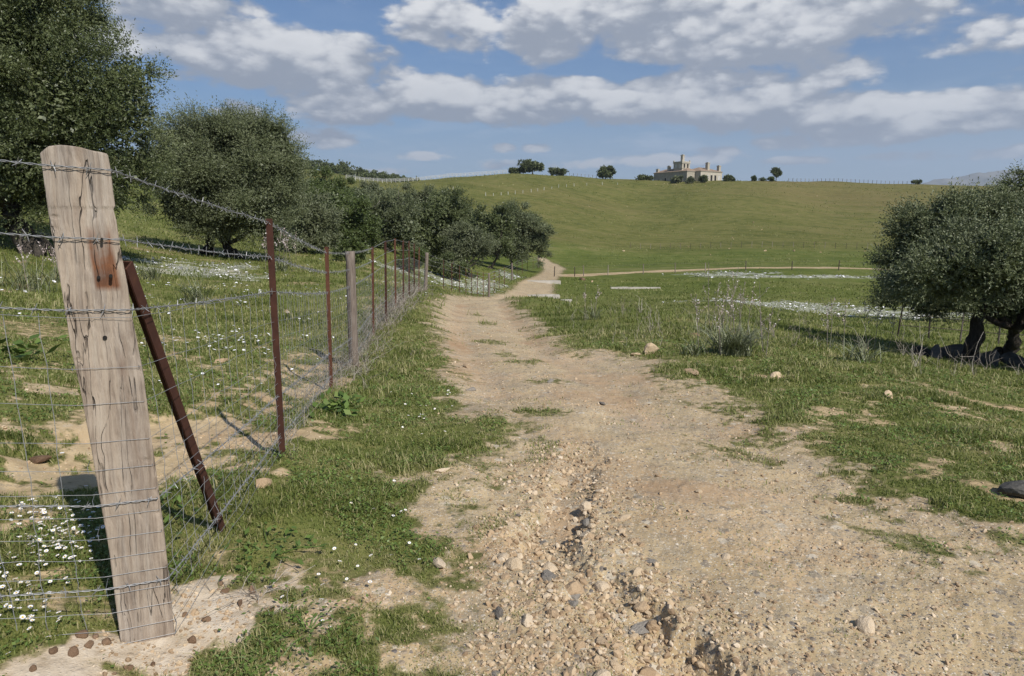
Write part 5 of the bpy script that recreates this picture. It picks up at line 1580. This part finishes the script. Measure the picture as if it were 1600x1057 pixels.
# taller grass and tufts farther out
p = scatter(250000, 13, 75, -.76, .80, r_)
sd, road, soil, flo, red, foot = masks(p[:, 0], p[:, 1])
cl_ = fbm(p[:, 0] * .8, p[:, 1] * .8, 4, 145, .6)
k = r_.random(len(p)) < sstep(.6, .1, soil) * (.25 + .8 * sstep(-.2, .35, cl_)) * (1 - .6 * flo)
p = p[k]; rr = np.hypot(p[:, 0], p[:, 1])
shd = sd_line(p[:, 0], p[:, 1], hits([(1200, 522), (1300, 538), (1420, 556)]))[0]
hg = .065 * (.45 + .55 * sstep(.8, 2.2, shd)) * np.exp(r_.normal(0, .4, len(p))) * np.clip((rr / 14) ** .35, 1, 1.6)
wd = .016 * (rr / 14) ** .9 * r_.uniform(.6, 1.4, len(p))
vr = np.clip(.36 + .8 * fbm(p[:, 0] * .35, p[:, 1] * .35, 4, 146, .6) + r_.normal(0, .15, len(p)), 0, 1)
blades('meadow_grass', np.column_stack([p, height(p[:, 0], p[:, 1])]), hg, wd, r_, .5, vr)

# rough pasture tufts on the hill
p = scatter(90000, 95, 400, -.32, .70, r_)
sd, road, soil, flo, red, foot = masks(p[:, 0], p[:, 1])
k = (r_.random(len(p)) < .6 * sstep(-.25, .45, fbm(p[:, 0] * .06, p[:, 1] * .06, 5, 147, .7))) & (soil < .2)
p = p[k]; rr = np.hypot(p[:, 0], p[:, 1])
hg = .16 * (rr / 150) ** .8 * np.exp(r_.normal(0, .45, len(p)))
vr = np.clip(.45 + .7 * fbm(p[:, 0] * .03, p[:, 1] * .05, 4, 148, .6) + r_.normal(0, .16, len(p)), .15, 1)
blades('pasture_tufts', np.column_stack([p, height(p[:, 0], p[:, 1])]), hg, .10 * (rr / 150) * r_.uniform(.6, 1.5, len(p)), r_, .6, vr)

# low broad-leaved plants between the grass
p = scatter(140000, 1.75, 12, -.78, .84, r_)
sd, road, soil, flo, red, foot = masks(p[:, 0], p[:, 1])
cl_ = fbm(p[:, 0] * 1.6 + 9, p[:, 1] * 1.6, 4, 150, .6)
k = r_.random(len(p)) < sstep(.5, .1, soil) * sstep(-.12, .22, cl_)
p = p[k]; rr = np.hypot(p[:, 0], p[:, 1]); n = len(p)
z = height(p[:, 0], p[:, 1]) + r_.uniform(.008, .04, n)
a = r_.uniform(0, 2 * PI, n); el_ = r_.uniform(-.1, .7, n)
D = np.column_stack([np.cos(a) * np.cos(el_), np.sin(a) * np.cos(el_), np.sin(el_)])
Nn = unit(np.column_stack([-np.cos(a) * np.sin(el_), -np.sin(a) * np.sin(el_), np.cos(el_)]) + r_.normal(0, .35, (n, 3)))
sc_ = np.clip((rr / 3) ** .6, .8, 2.2)
tag(leaves_mesh('ground_cover', np.column_stack([p, z]), D, Nn, r_.uniform(.009, .022, n) * sc_, r_.uniform(.006, .014, n) * sc_, np.clip(r_.normal(.45, .2, n), 0, 1), L_WEED), kind='stuff')

# ================================================================== daisies
def daisy_mesh(seed, far=False):
    r_ = np.random.default_rng(seed)
    mb = MB()
    npet = 11
    V = [[0, 0, 0]]
    for i in range(npet * 2):
        a = i * PI / npet
        rr_ = 1.0 if i % 2 == 0 else .74
        V.append([rr_ * math.cos(a), rr_ * math.sin(a), .06 + .10 * r_.random()])
    m = npet * 2
    mb.add(V, [np.array([[0, 1 + i, 1 + (i + 1) % m] for i in range(m)])], .5, 0)
    k = 8
    Vd = [[0, 0, .17]] + [[.36 * math.cos(2 * PI * i / k), .36 * math.sin(2 * PI * i / k), .08] for i in range(k)]
    mb.add(Vd, [np.array([[0, 1 + i, 1 + (i + 1) % k] for i in range(k)])], .5, 1)
    mb.tube([[0, 0, -.02], [.15 * r_.normal(), .15 * r_.normal(), -1.6], [.3 * r_.normal(), .3 * r_.normal(), -4.5]], [.07, .06, .06], 3, .3, 2)
    V = np.concatenate(mb.V)
    P_, MI = [], []
    for kk_ in mb.P:
        P_.append(np.concatenate(mb.P[kk_])); MI.append(np.concatenate(mb.MI[kk_]))
    return mesh_np('daisy', V, P_, [M_PETAL, M_PISTIL, L_WEED], False, {'var': np.concatenate(mb.A)}, np.concatenate(MI))


DM = [daisy_mesh(i) for i in range(5)]


def daisy(x, y, s, label, group):
    o = link('daisy', DM[int(r_.integers(0, 5))])
    o.location = (x, y, gz(x, y) + s * 3.6 * r_.uniform(.85, 1.25)); o.scale = (s, s, s)
    o.rotation_euler = (r_.normal(.18, .22), r_.normal(.05, .22), r_.uniform(0, 6.28))
    return tag(o, label, 'flower', group)


r_ = np.random.default_rng(160)
for (cx, cy, rx, ry, n, lab, grp) in ((85, 845, 66, 46, 190, 'white daisy in the thick patch behind the netting, left of the timber post', 'daisies left of the post'),
                                      (40, 945, 65, 60, 60, 'white daisy scattered in the grass at the lower left corner', 'daisies in the lower left corner'),
                                      (590, 850, 60, 80, 16, 'white daisy scattered on the grassy verge between fence and track', 'daisies on the near verge'),
                                      (655, 650, 55, 26, 30, 'white daisy in the bright verge grass below the bend of the fence', 'daisies on the middle verge'),
                                      (500, 960, 45, 60, 8, 'white daisy in the clover before the pale earth at the post foot', 'daisies by the clover')):
    for i in range(n):
        px, py = cx + rx * r_.normal() * .6, cy + ry * r_.normal() * .6
        if not (-30 < px < 1630) or py > 1075: continue
        q = hit(px, py)
        daisy(q[0], q[1], float(r_.uniform(.007, .0108)) * (1 + .06 * max(q[1] - 3, 0)), lab, grp)
# the daisy drifts farther off: uncounted small white heads
p = scatter(150000, 4, 110, -.70, .66, r_)
sd, road, soil, flo, red, foot = masks(p[:, 0], p[:, 1])
lf = (p[:, 0] < -2.2 - .02 * p[:, 1]) * sstep(.05, .4, fbm(p[:, 0] * .6, p[:, 1] * .6, 3, 170)) * sstep(40, 25, p[:, 1]) * .22
k = r_.random(len(p)) < np.maximum(flo * 1.0 * sstep(-.3, .3, fbm(p[:, 0] * .7, p[:, 1] * .7, 3, 171) + .1), lf) * (soil < .4)
p = p[k]; rr = np.hypot(p[:, 0], p[:, 1]); n = len(p)
s = np.clip(.012 * (rr / 6) ** .85, .009, .12) * r_.uniform(.7, 1.3, n)
z = height(p[:, 0], p[:, 1]) + r_.uniform(.03, .10, n)
an = np.arange(6) * PI / 3
nx = r_.normal(0, .25, n); ny = -.25 + r_.normal(0, .25, n)
V = np.stack([p[:, None, 0] + s[:, None] * np.cos(an), p[:, None, 1] + s[:, None] * np.sin(an), z[:, None] - s[:, None] * (nx[:, None] * np.cos(an) + ny[:, None] * np.sin(an)) * -1], -1).reshape(-1, 3)
tag(link('daisy_drifts', mesh_np('daisy_drifts', V, [np.arange(n * 6).reshape(n, 6)], [M_PETAL], False, {'var': np.zeros(n * 6)})), kind='stuff')

# ================================================================== asphodels, weeds, dry stalks, brush
def asphodel(px, py, nleaf, hl, spikes, hs, label, seed, spread=.25):
    q = hitg(px, py)
    r_ = np.random.default_rng(seed)
    o = empty('asphodel', tuple(q), label, 'plant', 'asphodel clumps')
    mb = MB()
    for i in range(nleaf):
        a = r_.uniform(0, 2 * PI); L_ = hl * r_.uniform(.6, 1.15); le = r_.uniform(.2, 1.25)
        rt = np.array([r_.normal(0, spread * .4), r_.normal(0, spread * .25), -.03])
        t = np.linspace(0, 1, 6)
        hx = L_ * le * t ** 1.6; hz_ = L_ * (t - .38 * le * t ** 2.4)
        c = rt + np.column_stack([np.cos(a) * hx, np.sin(a) * hx, hz_])
        s = np.array([-math.sin(a), math.cos(a), 0]); w_ = .0068 * (1 - t ** 2.5) * max(1, q[1] / 14) + .001
        V = np.vstack([c - s * w_[:, None], c + s * w_[:, None]])
        mb.add(V, [np.array([[k, k + 1, 7 + k, 6 + k] for k in range(5)])], float(np.clip(r_.normal(.5, .2), 0, 1)))
    mb.build('leaf_tuft', L_ASPH, o)
    for i in range(spikes):
        rt = np.array([r_.normal(0, spread), r_.normal(0, spread * .6), 0])
        H_ = hs * r_.uniform(.75, 1.12); lean = r_.normal(0, .08, 2) * H_
        top = rt + [lean[0], lean[1], H_]
        st = MB()
        st.tube([rt, (rt + top) / 2 + r_.normal(0, .01, 3), top], [.006, .005, .003], 4, .5, 0)
        br = [(rt + (top - rt) * .55, top)]
        for k in range(int(r_.integers(2, 6))):
            s0 = rt + (top - rt) * r_.uniform(.45, .75); e0 = s0 + [r_.normal(0, .11) * H_, r_.normal(0, .08) * H_, r_.uniform(.16, .30) * H_]
            st.tube([s0, (s0 + e0) / 2 + [0, 0, -.02], e0], [.004, .003, .002], 3, .5, 0)
            br.append((s0 + (e0 - s0) * .4, e0))
        sp_o = st.build('flower_stalk', M_TWIG, o)
        fl = MB()
        for s0, e0 in br:
            for k in range(11):
                c = s0 + (e0 - s0) * r_.random() + r_.normal(0, .010, 3)
                z_ = .013 * r_.uniform(.6, 1.2) * max(1, q[1] / 11)
                d = unit(r_.normal(size=(2, 3)))
                u_ = np.cross(d[0], d[1]); u_ /= np.linalg.norm(u_)
                fl.add([c - d[0] * z_, c - u_ * z_ * .5, c + d[0] * z_, c + u_ * z_ * .5], [np.array([[0, 1, 2, 3]])], r_.random())
        fl.build('blossom', M_PINK, sp_o)
    return o


asphodel(1142, 556, 300, .55, 5, .9, 'big grey-green asphodel clump with pale flower spikes beside the large upright stone', 201, .30)
asphodel(1085, 556, 40, .35, 0, .9, 'low asphodel tuft between the upright stone and the big clump', 202, .22)
asphodel(1112, 520, 26, .45, 5, 1.2, 'tall airy asphodel with pinkish spikes behind the big clump', 203, .35)
asphodel(1172, 530, 26, .4, 5, .95, 'asphodel with several pinkish spikes at the right shoulder of the big clump', 204, .35)
asphodel(927, 500, 40, .45, 2, .8, 'small dark asphodel tuft right of the bend of the track', 205, .2)
asphodel(1340, 565, 70, .45, 0, .9, 'sprawling silvery asphodel leaves in front of the tree shadow', 206, .35)
asphodel(1372, 548, 14, .35, 3, .95, 'whitish asphodel spike between tree shadow and boulders', 207, .2)
asphodel(1285, 545, 14, .3, 3, .8, 'short asphodel spikes at the left end of the tree shadow', 208, .3)
asphodel(239, 440, 70, .75, 0, 1.0, 'dark green asphodel tuft in the white flowers behind the netting', 211, .3)
asphodel(308, 476, 80, .8, 0, 1.0, 'broad asphodel tuft half-way between timber post and first stake', 212, .4)
asphodel(441, 425, 60, .75, 6, 1.5, 'asphodel with white spikes just right of the first rusty stake', 213, .35)
asphodel(40, 455, 90, .8, 3, 1.0, 'wide dark asphodel tuft left of the timber post', 214, .6)
asphodel(95, 442, 40, .6, 4, 1.0, 'asphodel with dry brown spikes directly behind the timber post edge', 215, .3)
asphodel(700, 428, 30, .8, 4, 1.4, 'pale asphodel spikes in the white drift beyond the fence hump', 216, .5)

# broad dark-leaved weed by the fence
def leafy(px, py, n, L_, label, seed, spread):
    q = hitg(px, py); r_ = np.random.default_rng(seed)
    o = empty('leafy_weed', tuple(q), label, 'plant')
    rt = np.column_stack([r_.normal(0, spread, n), r_.normal(0, spread, n), np.abs(r_.normal(.02 + L_ * .15, L_ * .4, n))])
    a = r_.uniform(0, 2 * PI, n); e_ = r_.uniform(-.2, .8, n)
    D = np.column_stack([np.cos(a) * np.cos(e_), np.sin(a) * np.cos(e_), np.sin(e_)])
    Nn = unit(np.column_stack([-np.cos(a) * np.sin(e_), -np.sin(a) * np.sin(e_), np.cos(e_)]) + r_.normal(0, .3, (n, 3)))
    leaves_mesh('foliage', rt, D, Nn, L_ * r_.uniform(.6, 1.2, n), L_ * .55 * r_.uniform(.7, 1.2, n), np.clip(r_.normal(.3, .2, n), 0, 1), L_WEED, o)
    mb = MB()
    for i in range(7):
        e0 = rt[i] * [1, 1, 1.2]
        mb.tube([[0, 0, -.02], e0 * .6 + [0, 0, .01], e0], [.004, .003, .002], 4, .4)
    mb.build('stem', L_WEED, o)
    return o


leafy(522, 645, 110, .10, 'dark broad-leaved weed at the netting beside the second rusty stake', 221, .13)
leafy(265, 800, 70, .05, 'grey-green weed growing between timber post and rusty brace', 222, .12)
leafy(480, 985, 150, .022, 'low round-leaved clover cushion on the pale earth right of the post foot', 223, .12)
leafy(430, 1035, 150, .022, 'low clover cushion at the bottom edge right of the timber post', 224, .13)
leafy(20, 560, 60, .16, 'pale broad-leaved rosette behind the netting at the left edge', 225, .22)
leafy(420, 865, 80, .042, 'leafy green weed at the foot of the netting beyond the brace', 226, .13)

# dry brush caught in the foot of the fence
def brush(name, pts, n, hmin, hmax, rad, r_, curl=.25, mat=M_TWIG):
    mb = MB()
    pts = np.asarray(pts)
    for i in range(n):
        q = pts[r_.integers(0, len(pts))]
        k = 5
        H_ = r_.uniform(hmin, hmax); a = r_.uniform(0, 2 * PI); ln = abs(r_.normal(curl, curl * .6)) * H_
        t = np.linspace(0, 1, k)
        c = q + np.column_stack([np.cos(a) * ln * t ** 1.4, np.sin(a) * ln * t ** 1.4, H_ * t * (1 - .3 * t * min(ln / H_, 1))]) + np.vstack([np.zeros(3), r_.normal(0, .06 * H_, (k - 1, 3))])
        rd = rad * max(1, q[1] / 9)
        mb.tube(c, np.linspace(rd, rd * .45, k), 3, r_.random(), cap=False)
        if r_.random() < .5:
            m = c[2]; e0 = m + r_.normal(0, .22, 3) * H_ + [0, 0, .15 * H_]
            mb.tube([m, (m + e0) / 2 + r_.normal(0, .03, 3) * H_, e0], [rd * .6, rd * .5, rd * .3], 3, r_.random(), cap=False)
    return tag(mb.build(name, mat), kind='stuff')


r_ = np.random.default_rng(230)
pts = []
for k in range(2, 12):
    a, b_ = chain[k][0], chain[k + 1][0]
    dn = 1.0 if 3 <= k <= 7 else .35
    for i in range(int(90 * dn)):
        t = r_.random(); q = a + (b_ - a) * t + [r_.normal(.0, .16), r_.normal(0, .16), 0]
        pts.append([q[0], q[1], 0])
pts = np.array(pts); pts[:, 2] = height(pts[:, 0], pts[:, 1])
brush('dry_brush', pts, 1100, .10, .45, .0022, r_, .7)
# dead standing stalks in the rough ground right of the track
pts = []
while len(pts) < 420:
    px = r_.choice([r_.normal(1120, 75), r_.normal(960, 60), r_.uniform(880, 1260), r_.normal(1250, 60)]); py = r_.uniform(470, 545)
    q = hit(px, py)
    if q[0] > 1.0 and q[1] < 32 and sd_poly(q[:1], q[1:2], ROAD)[0] < -.3: pts.append(q)
pts = np.array(pts); pts[:, 2] = height(pts[:, 0], pts[:, 1])
brush('dead_stalks', pts, 260, .12, .48, .0016, r_, .35)
pts2 = np.array([hit(px, py) for px, py in [(1030, 545), (1000, 490), (1015, 520), (1120, 500), (1480, 575), (1500, 578), (1440, 590), (1540, 580), (1560, 585), (1410, 560), (1465, 580), (1520, 585), (1590, 590), (1350, 560), (1240, 545), (1210, 530), (1430, 575), (1490, 590)]])
pts2[:, 2] = height(pts2[:, 0], pts2[:, 1])
brush('dead_stalks', pts2, 90, .25, .75, .003, r_, .5)
# dry twigs lying about the post foot and the verge
pts3 = np.array([hit(r_.normal(390, 40), r_.normal(935, 18)) for i in range(40)] + [hit(r_.normal(620, 60), r_.normal(545, 14)) for i in range(60)])
brush('dry_twigs', pts3, 90, .03, .09, .0016, r_, 1.6)
